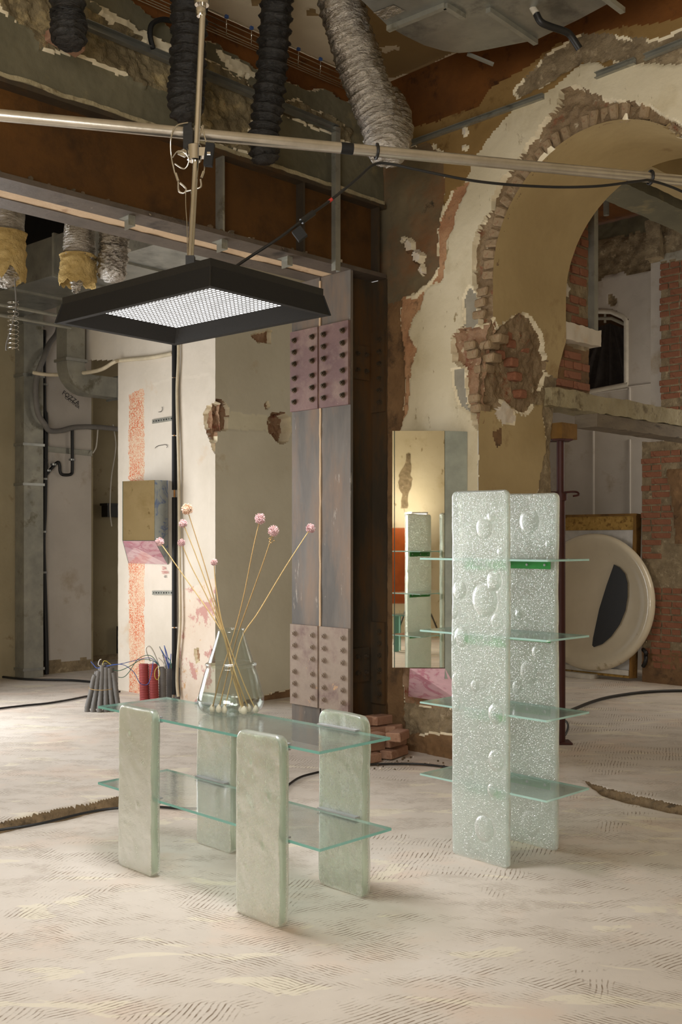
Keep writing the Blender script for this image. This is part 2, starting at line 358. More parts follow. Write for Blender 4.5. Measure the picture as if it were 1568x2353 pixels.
Wz = [
 ([(800, -400), (800, 300), (930, 296), (990, 286), (1100, 247), (1125, 204), (1191, 168), (1278, 102), (1380, 76), (1700, 20), (1700, -400)], 1, .0, .003),
 ([(800, 290), (930, 296), (990, 286), (1100, 247), (1125, 204), (1191, 168), (1278, 102), (1380, 76), (1700, 20), (1700, 60), (1420, 165), (1350, 140), (1255, 215), (1175, 255), (1090, 360), (1050, 470), (1005, 480), (1005, 330), (800, 360)], 2, .0, .003),
 ([(1180, 205), (1225, 160), (1260, 120), (1330, 80), (1410, 85), (1500, 95), (1568, 70), (1700, 40), (1700, 150), (1480, 150), (1400, 140), (1330, 150), (1290, 175), (1240, 205), (1190, 225)], 3, -.012, .012),
 ([(800, 345), (985, 328), (1018, 350), (1022, 420), (1018, 470), (1010, 520), (1000, 570), (1003, 610), (985, 645), (960, 665), (930, 680), (925, 700), (800, 700)], 4, -.02, .006),
 ([(1078, 420), (1052, 480), (1037, 524), (1026, 582), (1022, 640), (976, 665), (961, 712), (946, 732), (939, 768), (954, 797), (946, 845), (942, 894), (935, 954), (925, 966), (915, 990), (912, 700), (923, 680), (951, 682), (973, 665), (1003, 629), (1003, 599), (1006, 529), (1022, 490), (1040, 440)], 5, -.012, .01),
 ([(800, 695), (922, 695), (918, 760), (925, 800), (928, 900), (922, 960), (914, 990), (925, 1540), (930, 1760), (800, 1760)], 6, -.02, .006),
 ([(925, 1500), (1130, 1530), (1130, 1625), (1000, 1628), (925, 1620)], 9, -.012, .02),
 ([(925, 1618), (1000, 1628), (1130, 1620), (1130, 1690), (930, 1700)], 3, .0, .03),
 ([(915, 1690), (1130, 1682), (1130, 1800), (915, 1800)], 6, .02, .02),
 ([(1288, 204), (1324, 196), (1355, 219), (1400, 232), (1482, 240), (1533, 265), (1620, 330), (1700, 500), (1400, 500), (1200, 700), (1150, 800), (1100, 760), (1095, 700), (1088, 640), (1090, 595), (1088, 560), (1100, 536), (1125, 485), (1145, 418), (1191, 367), (1217, 326), (1247, 281), (1278, 245)], 7, -.035, .025),
 ([(1080, 655), (1096, 690), (1094, 745), (1075, 762), (1062, 748), (1062, 700)], 8, -.012, .004),
 ([(1036, 770), (1062, 752), (1095, 760), (1110, 740), (1160, 760), (1160, 1000), (1112, 990), (1100, 985), (1085, 960), (1075, 920), (1068, 845), (1042, 823), (1036, 788)], 9, -.04, .035),
 ([(1037, 845), (1066, 840), (1070, 900), (1078, 950), (1060, 935), (1045, 910), (1042, 870)], 8, -.012, .004),
]
# plaster crumbs still stuck to the dark render
Wz += [([(942, 545), (949, 558), (946, 578), (934, 580), (930, 562)], 11, .02, .01), ([(956, 578), (972, 590), (964, 608), (948, 606), (945, 586)], 11, .03, .012),
       ([(966, 610), (978, 622), (970, 634), (960, 626)], 11, .02, .01), ([(924, 540), (935, 546), (932, 556), (922, 552)], 11, .015, .008),
       ([(1064, 288), (1076, 300), (1072, 314), (1062, 304)], 11, .012, .006), ([(1065, 330), (1076, 333), (1074, 342), (1064, 340)], 11, .012, .006)]
wall_arch = relief('wall_arch', P, np.broadcast_to(-B3, P.shape), WALLM, Wz, base=(0, 0., .003), keep=keep, edge=10, seed=3)

# reveal and intrados of the arch, .87 m thick
prof = [(jamb_s(z), z) for z in np.arange(0, AC_Z, .014)]
prof += [(AC_S-AC_R*math.cos(t), AC_Z+AC_R*math.sin(t)) for t in np.arange(0, math.radians(182), .014/AC_R)]
prof += [(AC_S+AC_R, z) for z in np.arange(AC_Z, 0, -.05)]
prof = np.array(prof); T = np.gradient(prof, axis=0); T /= np.linalg.norm(T, axis=1)[:, None]; NN = np.stack([T[:, 1], -T[:, 0]], -1)
THK = .87; ts = np.arange(0, THK+.001, .0145)
R = np.zeros((len(prof), len(ts), 3)); RN = np.zeros_like(R)
for j, t in enumerate(ts):
    q = A0[None]+SA[None]*prof[:, :1]+DB[None]*t; R[:, j, :2] = q; R[:, j, 2] = prof[:, 1]
RN[..., 0] = (SA[0]*NN[:, 0])[:, None]; RN[..., 1] = (SA[1]*NN[:, 0])[:, None]; RN[..., 2] = NN[:, 1][:, None]
Rz = [([(1700, 360), (1560, 315), (1497, 273), (1431, 268), (1380, 278), (1303, 306), (1258, 352), (1232, 377), (1201, 408), (1171, 469), (1145, 530), (1130, 582), (1126, 617), (1123, 669), (1130, 718), (1145, 757), (1165, 735), (1205, 718), (1222, 731), (1245, 760), (1257, 836), (1253, 893), (1242, 923), (1228, 937), (1208, 954), (1194, 947), (1162, 940), (1138, 942), (1109, 937), (1080, 960), (1000, 900), (1000, 500), (1200, 200), (1700, 100)], 1, -.03, .03),
      ([(1228, 937), (1248, 930), (1252, 990), (1258, 1010), (1248, 1080), (1240, 1130), (1240, 1700), (1330, 1700), (1330, 900), (1257, 860)], 2, -.012, .012),
      ([(1135, 950), (1165, 915), (1190, 945), (1180, 975), (1150, 975)], 4, -.005, .012),
      ([(1130, 990), (1150, 985), (1152, 1020), (1138, 1030)], 3, .0, .006)]
wr = relief('arch_reveal', R, RN, ['tan_plaster', 'rubble', 'mortar', 'brown_plaster', 'white_plaster', 'plaster_edge'], Rz, base=(0, 0, .002), edge=5, seed=11, flip=True, parent_kind=False)
wr.parent = wall_arch
# bricks that show in the broken arris and in the impost
bmesh_brick = {}
def brick_mesh(key, L, H, D, mat, seed, ch=.006, jit=.004):
    rs = np.random.RandomState(seed); b = MB(); v = []
    for z in (-1, 1):
        for (x, y) in ((-1, -1), (1, -1), (1, 1), (-1, 1)):
            v.append([x*(L/2)+rs.uniform(-jit, jit), y*D/2+rs.uniform(-jit, jit), z*H/2+rs.uniform(-jit, jit)*.5])
    b.add(v, [(3, 2, 1, 0), (4, 5, 6, 7), (0, 1, 5, 4), (1, 2, 6, 5), (2, 3, 7, 6), (3, 0, 4, 7)])
    me = bpy.data.meshes.new(key); me.from_pydata([tuple(p) for p in np.vstack(b.V)], [], b.F)
    bm = bmesh.new(); bm.from_mesh(me); bmesh.ops.bevel(bm, geom=bm.edges[:], offset=ch, segments=1, affect='EDGES'); bm.to_mesh(me); bm.free()
    me.materials.append(MATS[mat]); bmesh_brick[key] = me; return me
grunge('brick_dusty', (132, 108, 80), (160, 138, 108), 6, c3=(130, 76, 50), t3=.66, sc3=9, bs=.9, bsc=30, bd=.012)
BD = [brick_mesh('brick_dusty_%d' % i, .10, .058, .11, 'brick_dusty', i, .010, .008) for i in range(4)]
rnd = random.Random(4)
def arch_xyz(s, z, t): q = A0+SA*s+DB*t; return np.array([q[0], q[1], z])
S3 = np.array([SA[0], SA[1], 0])
for k in range(27):
    th = math.radians(2+k*4.75)
    c = arch_xyz(AC_S-(AC_R+.058+rnd.uniform(-.008, .014))*math.cos(th), AC_Z+(AC_R+.058)*math.sin(th), .074+rnd.uniform(-.012, .014))
    rad = -S3*math.cos(th)+EZ*math.sin(th); tan = np.cross(rad, B3)
    if rnd.random() < .2: continue
    aa = rnd.uniform(-.16, .16); rad, tan = rad*math.cos(aa)+tan*math.sin(aa), tan*math.cos(aa)-rad*math.sin(aa)
    inst(BD[k % 4], 'brick', wall_arch, frame(c, rad, B3, tan))
for k, (x, y, dx) in enumerate([(1102, 695, 0), (1105, 668, .01), (1100, 722, 0), (1078, 793, .0), (1112, 792, .01), (1085, 812, 0), (1100, 845, .02), (1088, 915, 0), (1092, 938, 0), (1118, 820, .02), (1130, 775, .03)]):
    c = vp(x, y, A0, SA)+B3*(.05+dx); inst(BD[k % 4], 'brick', wall_arch, frame(c, S3, B3, EZ))
BRK = [brick_mesh('brick_red_%d' % i, .09, .06, .1, 'brick', 20+i, .01, .008) for i in range(3)]
for k, (x, y) in enumerate([(1175, 790), (1192, 765), (1180, 832), (1150, 815), (1188, 865), (1205, 800), (1200, 905), (1165, 770)]):
    c = vp(x, y, A0+SA*.36, DB); inst(BRK[k % 3], 'brick', wall_arch, frame(c-S3*.03, B3, S3, EZ))

# ------------------------------------------------------------------ wall continuing behind the arch: plaster, bricks, ledge
N0 = A0+SA*.33+DB*THK
P, S, ZZ = plane_grid(N0, DB, -.05, .46, 2.58, 5.3, .0125)
relief('wall_niche', P, np.broadcast_to(S3, P.shape), ['mortar', 'tan_plaster', 'brown_plaster', 'white_plaster', 'plaster_edge'],
       [([(1225, 620), (1245, 600), (1258, 640), (1256, 690), (1270, 720), (1268, 760), (1220, 760)], 1, .012, .002),
        ([(1284, 520), (1302, 530), (1306, 558), (1292, 545), (1282, 530)], 3, .02, .012), ([(1284, 650), (1298, 646), (1308, 665), (1304, 685), (1292, 684), (1282, 665)], 3, .02, .012),
        ([(1268, 785), (1352, 810), (1352, 905), (1262, 890)], 2, -.002, .004)], base=(0, 0, .008), edge=4, seed=21)
wall_niche = bpy.data.objects['wall_niche']
def lay_bricks(parent, P0, d, nrm, s0, s1, z0, z1, L, H, J, mat, test, proud, seed, D=.05, mis=0.):
    rs = random.Random(seed); d3 = np.array([d[0], d[1], 0.]); Ms = [brick_mesh('%s_%d_%d' % (mat, seed, i), L, H, D, mat, seed*10+i, .004, .003) for i in range(3)]
    Hs = [brick_mesh('%s_h%d_%d' % (mat, seed, i), L/2-J/2, H, D, mat, seed*10+5+i, .004, .003) for i in range(3)]
    z = z0+H/2; row = 0; cnt = 0
    while z < z1-H/2+.001:
        s = s0-(L+J)*(.5 if row % 2 else 0)-rs.random()*.02; head = (row % 3 == 2)
        while s < s1:
            hd = head or rs.random() < .1; l = L/2-J/2 if hd else L
            c = np.array([P0[0], P0[1], 0])+d3*(s+l/2)+EZ*z+nrm*(proud-D/2+rs.uniform(-.004, .004))
            x, y = proj(c)
            if s > s0-.02 and s+l < s1+.03 and test(x, y) and rs.random() > mis:
                inst((Hs if hd else Ms)[rs.randrange(3)], 'brick', parent, frame(c, d3, nrm, EZ)); cnt += 1
            s += l+J
        z += H+J; row += 1
    return cnt
n1 = lay_bricks(wall_niche, N0, DB, S3, -.02, .45, 3.13, 4.85, .215, .055, .02, 'brick', lambda x, y: x > 1303+10*math.sin(y*.05)+(8 if 540 < y < 600 else 0), .016, 3)
n2 = lay_bricks(wall_niche, N0, DB, S3, .02, .46, 2.64, 2.96, .215, .055, .018, 'brick', lambda x, y: x > 1262, .014, 5)
print('niche bricks', n1, n2)
def rough_box(b, c, sx, sy, sz, ux, uy, uz, amp, res=.03, seed=0, m=0):
    """a box whose faces are lumpy; vertices on shared edges move together"""
    nx, ny, nz = [max(1, int(round(v/res))) for v in (sx, sy, sz)]
    def disp(p): 
        q = p*9; return amp*np.stack([fbm(q[..., 1]+q[..., 0]*.7, q[..., 2]+q[..., 0]*.4, 3, seed+k) for k in (1, 5, 9)], -1)
    for ax, (na, nb) in enumerate(((ny, nz), (nz, nx), (nx, ny))):
        for sg in (-.5, .5):
            a_, b_ = np.meshgrid(np.linspace(-.5, .5, na+1), np.linspace(-.5, .5, nb+1), indexing='ij'); cc = np.full_like(a_, sg)
            X, Y, Z_ = ((cc, a_, b_), (b_, cc, a_), (a_, b_, cc))[ax]
            p = np.asarray(c)+X[..., None]*sx*ux+Y[..., None]*sy*uy+Z_[..., None]*sz*uz
            b.grid(p+disp(p), m, None, sg < 0)
    return b
b = MB(); c = np.array([N0[0], N0[1], 0])+B3*.215+S3*.02+EZ*3.035
rough_box(b, c, .56, .13, .125, B3, S3, EZ, .012, .02, 3); o = b.build('ledge', ['white_plaster'], wall_niche, smooth=60); o['label'] = 'white plastered ledge'

# concrete lintel running into the back room, its timber and the prop
t = thing('concrete_beam', 'rough concrete beam on grey timber spanning behind the arch at head height', 'beam', tuple(np.array([N0[0], N0[1], 2.38])+B3*.5))
b = MB(); rough_box(b, np.array([N0[0], N0[1], 2.545])+B3*1.52-S3*.06, 3.3, .24, .13, B3, S3, EZ, .014, .03, 8); b.build('concrete', ['concrete'], t, smooth=60)
b = MB(); rough_box(b, np.array([N0[0], N0[1], 2.425])+B3*1.85-S3*.05, 2.7, .20, .10, B3, S3, EZ, .004, .05, 2); b.build('timber', ['wood_grey'], t, smooth=50)
t = thing('steel_prop', 'dark red telescopic steel prop standing under the concrete beam', 'prop', tuple(np.array([N0[0], N0[1], 0])+B3*.12-S3*.03))
pc = OFF[t]
b = MB(); b.box(pc+EZ*2.31, .20, .16, .115, B3, S3, EZ); b.build('wood_block', ['wood_brown'], t)
b = MB(); b.box(pc+EZ*2.246, .15, .15, .012); b.tube([pc+EZ*1.7, pc+EZ*2.24], .0285, 14); b.build('inner_tube', ['prop_red'], t, smooth=40)
b = MB(); b.tube([pc+EZ*.012, pc+EZ*1.86], .036, 14); b.box(pc+EZ*.006, .15, .15, .012); b.build('outer_tube', ['prop_red'], t, smooth=40)
b = MB(); b.lathe([(.036, 0), (.052, 0), (.052, .05), (.036, .05)], pc+EZ*1.80, 16); b.build('collar', ['prop_red'], t, smooth=40)
b = MB(); b.tube(smooth_path([pc+EZ*1.86+EX*.03, pc+EZ*1.865+EX*.09, pc+EZ*1.86+EX*.12-EY*.02, pc+EZ*1.84+EX*.125-EY*.05, pc+EZ*1.83+EX*.08-EY*.07], 16), .008, 8)
b.tube([pc+EZ*1.86-EX*.08, pc+EZ*1.86+EX*.03], .008, 8); b.build('handle', ['prop_red'], t, smooth=60)

# ------------------------------------------------------------------ steel column (two H sections side by side) and its splices
C0 = np.array([.068, 7.316]); C3 = np.array([C0[0], C0[1], 0.]); BEAM_Z = 3.425
col = thing('steel_column', 'paired riveted steel column of weathered grey sections carrying the steel beam', 'column', tuple(C3+A3*.31+B3*.2))
FW, HD, TF = .305, .40, .024
for k, a0 in enumerate((0., .318)):
    for nm, bo in (('flange', 0.), ('flange', HD-TF)):
        b = MB(); b.box(C3+A3*(a0+FW/2)+B3*(bo+TF/2)+EZ*BEAM_Z/2, FW, TF, BEAM_Z, A3, B3, EZ); b.build('flange', ['steel' if bo == 0 else 'steel_dark'], col)
    b = MB(); b.box(C3+A3*(a0+FW/2)+B3*HD/2+EZ*BEAM_Z/2, .016, HD-2*TF, BEAM_Z, A3, B3, EZ); b.build('web', ['steel_dark'], col)
b = MB(); rough_box(b, C3+A3*.3115+B3*.004+EZ*1.9, .016, .02, 3.0, A3, B3, EZ, .004, .02, 5); b.build('mortar_seam', ['pale_mortar'], col, smooth=60)
bolt = MB(); bolt.lathe([(.0, .0), (.022, 0), (.022, .004), (.0, .004)], (0, 0, 0), 14)
hexp = [(.017*math.cos(i*math.pi/3), .017*math.sin(i*math.pi/3)) for i in range(6)]
bolt.prism([(x, y, .004) for x, y in hexp], (0, 0, .016)); bolt.lathe([(.009, .02), (.009, .03), (0, .031)], (0, 0, 0), 8)
bo_ = bolt.build('bolt', ['steel'], None, smooth=30, origin='world'); bolt_me = bo_.data; bpy.data.objects.remove(bo_)
bolt_me.materials.clear(); bolt_me.materials.append(MATS['primer_pale'])
bolt_dk = bolt_me.copy(); bolt_dk.materials.clear(); bolt_dk.materials.append(MATS['steel_dark'])
ROWS = (.07, .16, .25, .36, .45, .54)
def splice(zb, zt, a0, mat, bm_):
    b = MB(); b.box(C3+A3*(a0+FW/2)-B3*.011+EZ*(zb+zt)/2, FW-.006, .022, zt-zb, A3, B3, EZ); p = b.build('splice_plate', [mat], col)
    for r in ROWS:
        for u in (.055, FW-.055):
            c = C3+A3*(a0+u)-B3*.022+EZ*(zb+(zt-zb)*r/.61); inst(bm_, 'bolt', p, frame(c, A3, EZ, -B3))
for a0 in (0., .318):
    splice(2.468, 3.065, a0, 'primer_red', bolt_dk); splice(.282, .878, a0, 'primer_pale', bolt_me)
for zb, zt, zi in ((2.45, 3.05, 2.72), (.30, .90, .50)):         # far flange and web plates, seen in the open side
    b = MB(); b.box(C3+A3*FW*.27+B3*(HD-TF-.01)+EZ*(zb+zt)/2, FW*.5, .02, zt-zb, A3, B3, EZ); p = b.build('splice_plate', ['steel_dark'], col)
    for r in ROWS:
        c = C3+A3*.05+B3*(HD-TF-.02)+EZ*(zb+(zt-zb)*r/.61); inst(bolt_dk, 'bolt', p, frame(c, A3, EZ, -B3))
    b = MB(); b.box(C3+A3*(FW/2-.016)+B3*.20+EZ*(zi+.09), .016, .26, .25, A3, B3, EZ); p = b.build('splice_plate', ['steel_dark'], col)
    for j in (.1, .2, .29):
        for zz in (.03, .15): inst(bolt_dk, 'bolt', p, frame(C3+A3*(FW/2-.024)+B3*j+EZ*(zi+zz), B3, EZ, -A3))

# ------------------------------------------------------------------ double steel beam
bt = thing('steel_beam', 'long double steel beam with rusty web resting on the steel column', 'beam', tuple(C3-B3*1.5+A3*.24+EZ*BEAM_Z))
BL0, BL1, BH = -5.2, .36, .54
def bbox(a0, a1, z0, z1, s0=BL0, s1=BL1): return (C3+A3*(a0+a1)/2+B3*(s0+s1)/2+EZ*(z0+z1)/2, s1-s0, a1-a0, z1-z0, B3, A3, EZ)
for a0, a1 in ((-.01, .18), (.30, .47)):
    b = MB(); b.box(*bbox(a0, a1, BEAM_Z, BEAM_Z+.03)); b.build('lower_flange', ['flange_mix'], bt)
    b = MB(); b.box(*bbox(a0, a1, BEAM_Z+BH-.03, BEAM_Z+BH)); b.build('upper_flange', ['steel_dark'], bt)
    b = MB(); b.box(*bbox((a0+a1)/2-.008, (a0+a1)/2+.008, BEAM_Z+.03, BEAM_Z+BH-.03)); b.build('web', ['steel_rust'], bt)
b = MB(); rough_box(b, *bbox(.18, .30, BEAM_Z+.006, BEAM_Z+.2), .006, .06, 6); b.build('mortar_fill', ['pale_mortar'], bt, smooth=60)
for x in (515, 700, 872):
    p = vp(x, 500, C0, DB); s = float(np.dot(p[:2]-C0, DB))
    b = MB(); b.box(C3+A3*.04+B3*s+EZ*(BEAM_Z+BH/2), .016, .075, BH-.06, B3, A3, EZ); b.build('stiffener', ['galvanised_dull' if x == 515 else 'steel_dark'], bt)
b = MB(); rough_box(b, *bbox(-.016, .03, BEAM_Z+BH-.004, BEAM_Z+BH+.02, BL0, BL1-.02), .012, .025, 16); b.build('mortar_line', ['concrete'], bt, smooth=60)
# grout crumbs lying on the lower flange edge
crumb = []
for i in range(5):
    me = bpy.data.meshes.new('crumb%d' % i); bm = bmesh.new(); bmesh.ops.create_icosphere(bm, subdivisions=1, radius=1)
    rr = random.Random(i)
    for v in bm.verts: v.co *= rr.uniform(.6, 1.1)
    bm.to_mesh(me); bm.free(); me.materials.append(MATS[('mortar', 'brick_dusty', 'white_plaster')[i % 3]]); crumb.append(me)
rr = random.Random(9)
for k in range(46):
    s = rr.uniform(-2.7, .25); r = rr.uniform(.006, .016)*(1.8 if rr.random() < .15 else 1)
    c = C3+A3*rr.uniform(.0, .05)+B3*s+EZ*(BEAM_Z+.03+r*.5); M = frame(c, EX, EY, EZ) @ Matrix.Rotation(rr.random()*6, 4, 'Z') @ Matrix.Scale(r, 4); inst(crumb[k % 5], 'mortar_crumb', bt, M)

# ------------------------------------------------------------------ masonry wall above the beam
WB = C0+DA*.03
P, S, ZZ = plane_grid(WB, DB, -4.6, .37, BEAM_Z+BH-.02, CEIL, .0125)
wz = [([(-400, -400), (200, -60), (330, 20), (420, 85), (500, 100), (600, 160), (690, 200), (740, 205), (900, 270), (900, 120), (900, -400)], 1, -.05, .003),
      ([(-400, -300), (120, -40), (200, 20), (330, 80), (420, 120), (560, 180), (600, 215), (700, 240), (800, 295), (800, 330), (700, 285), (590, 250), (560, 330), (620, 400), (560, 350), (480, 330), (450, 270), (400, 225), (330, 200), (250, 160), (170, 130), (90, 115), (60, 70), (-100, -60)], 2, .012, .035),
      ([(210, 5), (260, 35), (330, 75), (420, 130), (430, 150), (330, 100), (250, 55)], 3, .035, .015),
      ([(500, 120), (560, 150), (600, 180), (590, 190), (520, 150)], 3, .03, .012)]
relief('wall_beam', P, np.broadcast_to(-A3, P.shape), ['cement', 'rust_paint', 'rubble_grey', 'cream', 'plaster_edge'], wz, base=(0, 0, .006), edge=4, seed=31, warp=9, flip=True)

# ------------------------------------------------------------------ ceiling
gx, gy = np.meshgrid(np.concatenate([np.arange(-4.3, -1.2, .1), np.arange(-1.2, 2.2, .02), np.arange(2.2, 3.0, .1)]), np.concatenate([np.arange(2.0, 4.8, .1), np.arange(4.8, 7.8, .02), np.arange(7.8, 9.4, .1)]), indexing='ij'); G = np.stack([gx, gy, 0*gx+CEIL], -1)
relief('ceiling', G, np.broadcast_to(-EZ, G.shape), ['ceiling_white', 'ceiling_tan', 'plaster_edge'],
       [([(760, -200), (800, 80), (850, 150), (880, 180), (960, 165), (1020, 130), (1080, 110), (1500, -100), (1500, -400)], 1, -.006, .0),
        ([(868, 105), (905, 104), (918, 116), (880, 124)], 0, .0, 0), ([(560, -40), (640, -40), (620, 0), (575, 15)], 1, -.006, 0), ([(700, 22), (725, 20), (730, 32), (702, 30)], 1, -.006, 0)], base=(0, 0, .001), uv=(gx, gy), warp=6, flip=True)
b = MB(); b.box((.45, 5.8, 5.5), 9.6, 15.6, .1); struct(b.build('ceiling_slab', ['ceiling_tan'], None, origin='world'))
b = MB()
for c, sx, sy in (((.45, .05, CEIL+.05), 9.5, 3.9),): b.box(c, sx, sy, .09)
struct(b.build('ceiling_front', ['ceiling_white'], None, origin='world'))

# ------------------------------------------------------------------ plastered pier behind the column, with its lintel
K1 = fl(495, 1626)[:2]
def speckle(name, base, c, sc):
    m, nt, b = new_mat(name); co = coords(nt)
    f = noise(nt, co, sc, 4, .55); d = _n(nt, 'ShaderNodeMath', operation='SUBTRACT'); d.inputs[1].default_value = .5; nt.links.new(f, d.inputs[0])
    ab = _n(nt, 'ShaderNodeMath', operation='ABSOLUTE'); nt.links.new(d.outputs[0], ab.inputs[0])
    worm = ramp(nt, ab.outputs[0], [(.022, BW(1)), (.05, BW(0))]); den = ramp(nt, noise(nt, co, 3.5, 4), [(.35, BW(.35)), (.6, BW(1))])
    col_ = mixc(nt, mixc(nt, 1., worm, den, 'MULTIPLY'), lin(base), lin(c)); nt.links.new(col_, b.inputs['Base Color']); b.inputs['Roughness'].default_value = .8; return m
speckle('orange_speckle', (222, 200, 172), (204, 84, 26), 42)
grunge('peeling', (214, 196, 176), (226, 212, 196), 2, c3=(196, 150, 140), t3=.56, sc3=4.5, w3=.02, bs=.4, c4=(206, 166, 124), t4=.64, sc4=7)
grunge('pale_cream', (206, 198, 170), (220, 212, 186), 2, c3=(182, 170, 134), t3=.64, sc3=4, bs=.3)
P, S, ZZ = plane_grid(K1, DA, 0., 2.35, -.03, 5.3, .0125)
px, py = proj(P); kp = ((px > 272) | (py < 829))[:-1, :-1]
PZ = [([(297, 908), (331, 893), (333, 1600), (297, 1592)], 1, -.001, .0005),
      ([(350, 885), (404, 868), (404, 1610), (350, 1600)], 4, -.004, .0015),
      ([(418, 870), (480, 860), (482, 1240), (418, 1240)], 4, -.003, .0015), ([(412, 1240), (484, 1240), (486, 1400), (414, 1380)], 0, -.003, .0015),
      ([(414, 1360), (495, 1330), (495, 1640), (410, 1640)], 2, -.004, .003),
      ([(411, 1545), (495, 1565), (495, 1640), (411, 1640)], 2, -.006, .008), ([(447, 1492), (456, 1490), (458, 1520), (450, 1525)], 3, -.03, .02),
      ([(485, 1495), (496, 1488), (496, 1540), (484, 1530)], 3, -.04, .02),
      ([(468, 950), (475, 935), (497, 922), (497, 1045), (488, 1030), (480, 1005), (472, 985)], 3, -.05, .03)]
relief('wall_pier', P, np.broadcast_to(-B3, P.shape), ['white_plaster', 'orange_speckle', 'peeling', 'brick_rubble', 'white_plaster', 'pink_mortar', 'plaster_edge'], PZ, keep=kp, edge=6, seed=41, warp=2.5, flip=True)
P, S, ZZ = plane_grid(K1, DB, 0., 1.5, -.03, 5.3, .0125)
QZ = [([(484, 925), (505, 918), (520, 930), (526, 945), (524, 988), (500, 990), (498, 1015), (484, 1020)], 1, -.05, .03),
      ([(524, 948), (620, 957), (616, 991), (525, 987)], 2, -.006, .002),
      ([(618, 960), (625, 949), (650, 946), (668, 962), (670, 990), (662, 1012), (648, 1022), (634, 1012), (630, 1004), (617, 990)], 1, -.13, .03),
      ([(607, 930), (615, 920), (619, 935), (612, 941)], 1, -.03, .01), ([(578, 770), (622, 758), (622, 790), (592, 786)], 1, -.05, .02),
      ([(560, 1612), (640, 1590), (700, 1578), (700, 1640), (560, 1640)], 3, -.012, .006)]
relief('wall_pier_return', P, np.broadcast_to(-A3, P.shape), ['shade_plaster', 'brick_rubble', 'pale_cream', 'brown_plaster', 'plaster_edge'], QZ, edge=4, seed=51, warp=2.5)
bpy.data.objects['wall_pier_return'].name = 'wall_pier_side'

# ------------------------------------------------------------------ walls at the back left
L0 = fl(102, 1549)[:2]
sL = float(np.dot(vp(212, 1500, L0, DB)[:2]-L0, DB))
P, S, ZZ = plane_grid(L0, DB, -1.5, sL, -.03, 5.3, .03)
relief('wall_back_left', P, np.broadcast_to(-A3, P.shape), ['grey_white_plaster', 'dull_plaster', 'brown_plaster', 'mortar'],
       [([(-600, 300), (60, 300), (60, 1600), (-600, 1600)], 1, 0, .003), ([(95, 1525), (220, 1515), (220, 1570), (95, 1570)], 3, .01, .02)], seed=61, warp=3)
R0 = np.array([L0[0], L0[1]])+DB*sL
b = MB(); b.box(np.array([R0[0], R0[1], 2.65])+A3*.35, .02, .7, 5.3, B3, A3, EZ); struct(b.build('wall_recess_side', ['dull_plaster'], None, origin='world'))
P, S, ZZ = plane_grid(R0+DA*.7-DB*.3, DB, 0, 1.9, -.03, 5.3, .05)
relief('wall_recess', P, np.broadcast_to(-A3, P.shape), ['dull_plaster', 'mortar'], [([(200, 1510), (300, 1510), (300, 1580), (200, 1580)], 1, 0, .02)], seed=71, warp=3)

# ------------------------------------------------------------------ room behind the arch
W0 = at(1400, 1243, 12.3)[:2]
P, S, ZZ = plane_grid(W0, SA, -1.9, 2.4, -.03, 5.32, .03)
px, py = proj(P); kp = ~inside(px, py, [(1300, 905), (1300, 745), (1340, 722), (1370, 715), (1405, 716), (1432, 728), (1440, 738), (1440, 888)])[:-1, :-1]
relief('wall_back', P, np.broadcast_to(-B3, P.shape), ['grey_white_plaster', 'cement', 'mortar', 'plaster_edge', 'dull_plaster'],
       [([(1200, 300), (1700, 300), (1700, 595), (1500, 618), (1400, 634), (1355, 648), (1200, 690)], 1, -.05, .03),
        ([(1200, 590), (1540, 520), (1530, 615), (1400, 634), (1200, 690)], 2, -.03, .04), ([(1402, 680), (1415, 690), (1416, 702), (1404, 700)], 2, -.03, .02)],
       base=(0, 0, .003), edge=2, seed=81, warp=3, keep=kp)
wb3 = lambda x, y, off=0.: vp(x, y, W0, SA)-B3*off
# arched window with a dark cloth hung behind it
wn = bpy.data.objects.new('window_1', None); COL.objects.link(wn); wn.location = wb3(1390, 890); OFF[wn] = wb3(1390, 890); wn['kind'] = 'structure'; wn['label'] = 'arched window closed off with a dark hanging cloth'
wout = [(1300, 745), (1340, 722), (1370, 715), (1405, 716), (1432, 728), (1440, 738), (1440, 888)]
b = MB(); b.tube([wb3(x, y, .0) for x, y in wout], .03, 8); b.tube([wb3(1330, 906), wb3(1445, 884)], .035, 8); b.build('window_frame', ['white_pvc'], wn, smooth=60)
b = MB(); b.tube([wb3(1385, 716, -.06), wb3(1385, 740, -.06)], .015, 8); b.tube([wb3(1300, 748, -.06), wb3(1360, 730, -.06), wb3(1400, 730, -.06), wb3(1440, 748, -.06)], .02, 8); b.build('glazing_bar', ['grey_plaster'], wn)
grunge('dark_cloth', (52, 47, 45), (66, 60, 57), 12, bs=.5, rough=.95)
hw = np.linspace(0, 1, 40); hv = np.linspace(0, 1, 30); G = np.zeros((40, 30, 3))
for i, u in enumerate(hw):
    for j, v in enumerate(hv):
        xt = 1325+u*115; y = (738 if abs(u-.52) < .02 else 738+abs(u-.52)*42)*(1-v)+v*(903-18*u)
        fold = .05*math.sin((u-.52)*26/(v+.35))*(.3+v); G[i, j] = wb3(xt, y, -.16+fold)
b = MB(); b.grid(G); b.build('cloth', ['dark_cloth'], wn, smooth=180)
b = MB(); b.box(wb3(1385, 800, -.42), 1.3, .02, 1.5, S3, B3, EZ); b.build('pane', ['steel_rust'], wn)
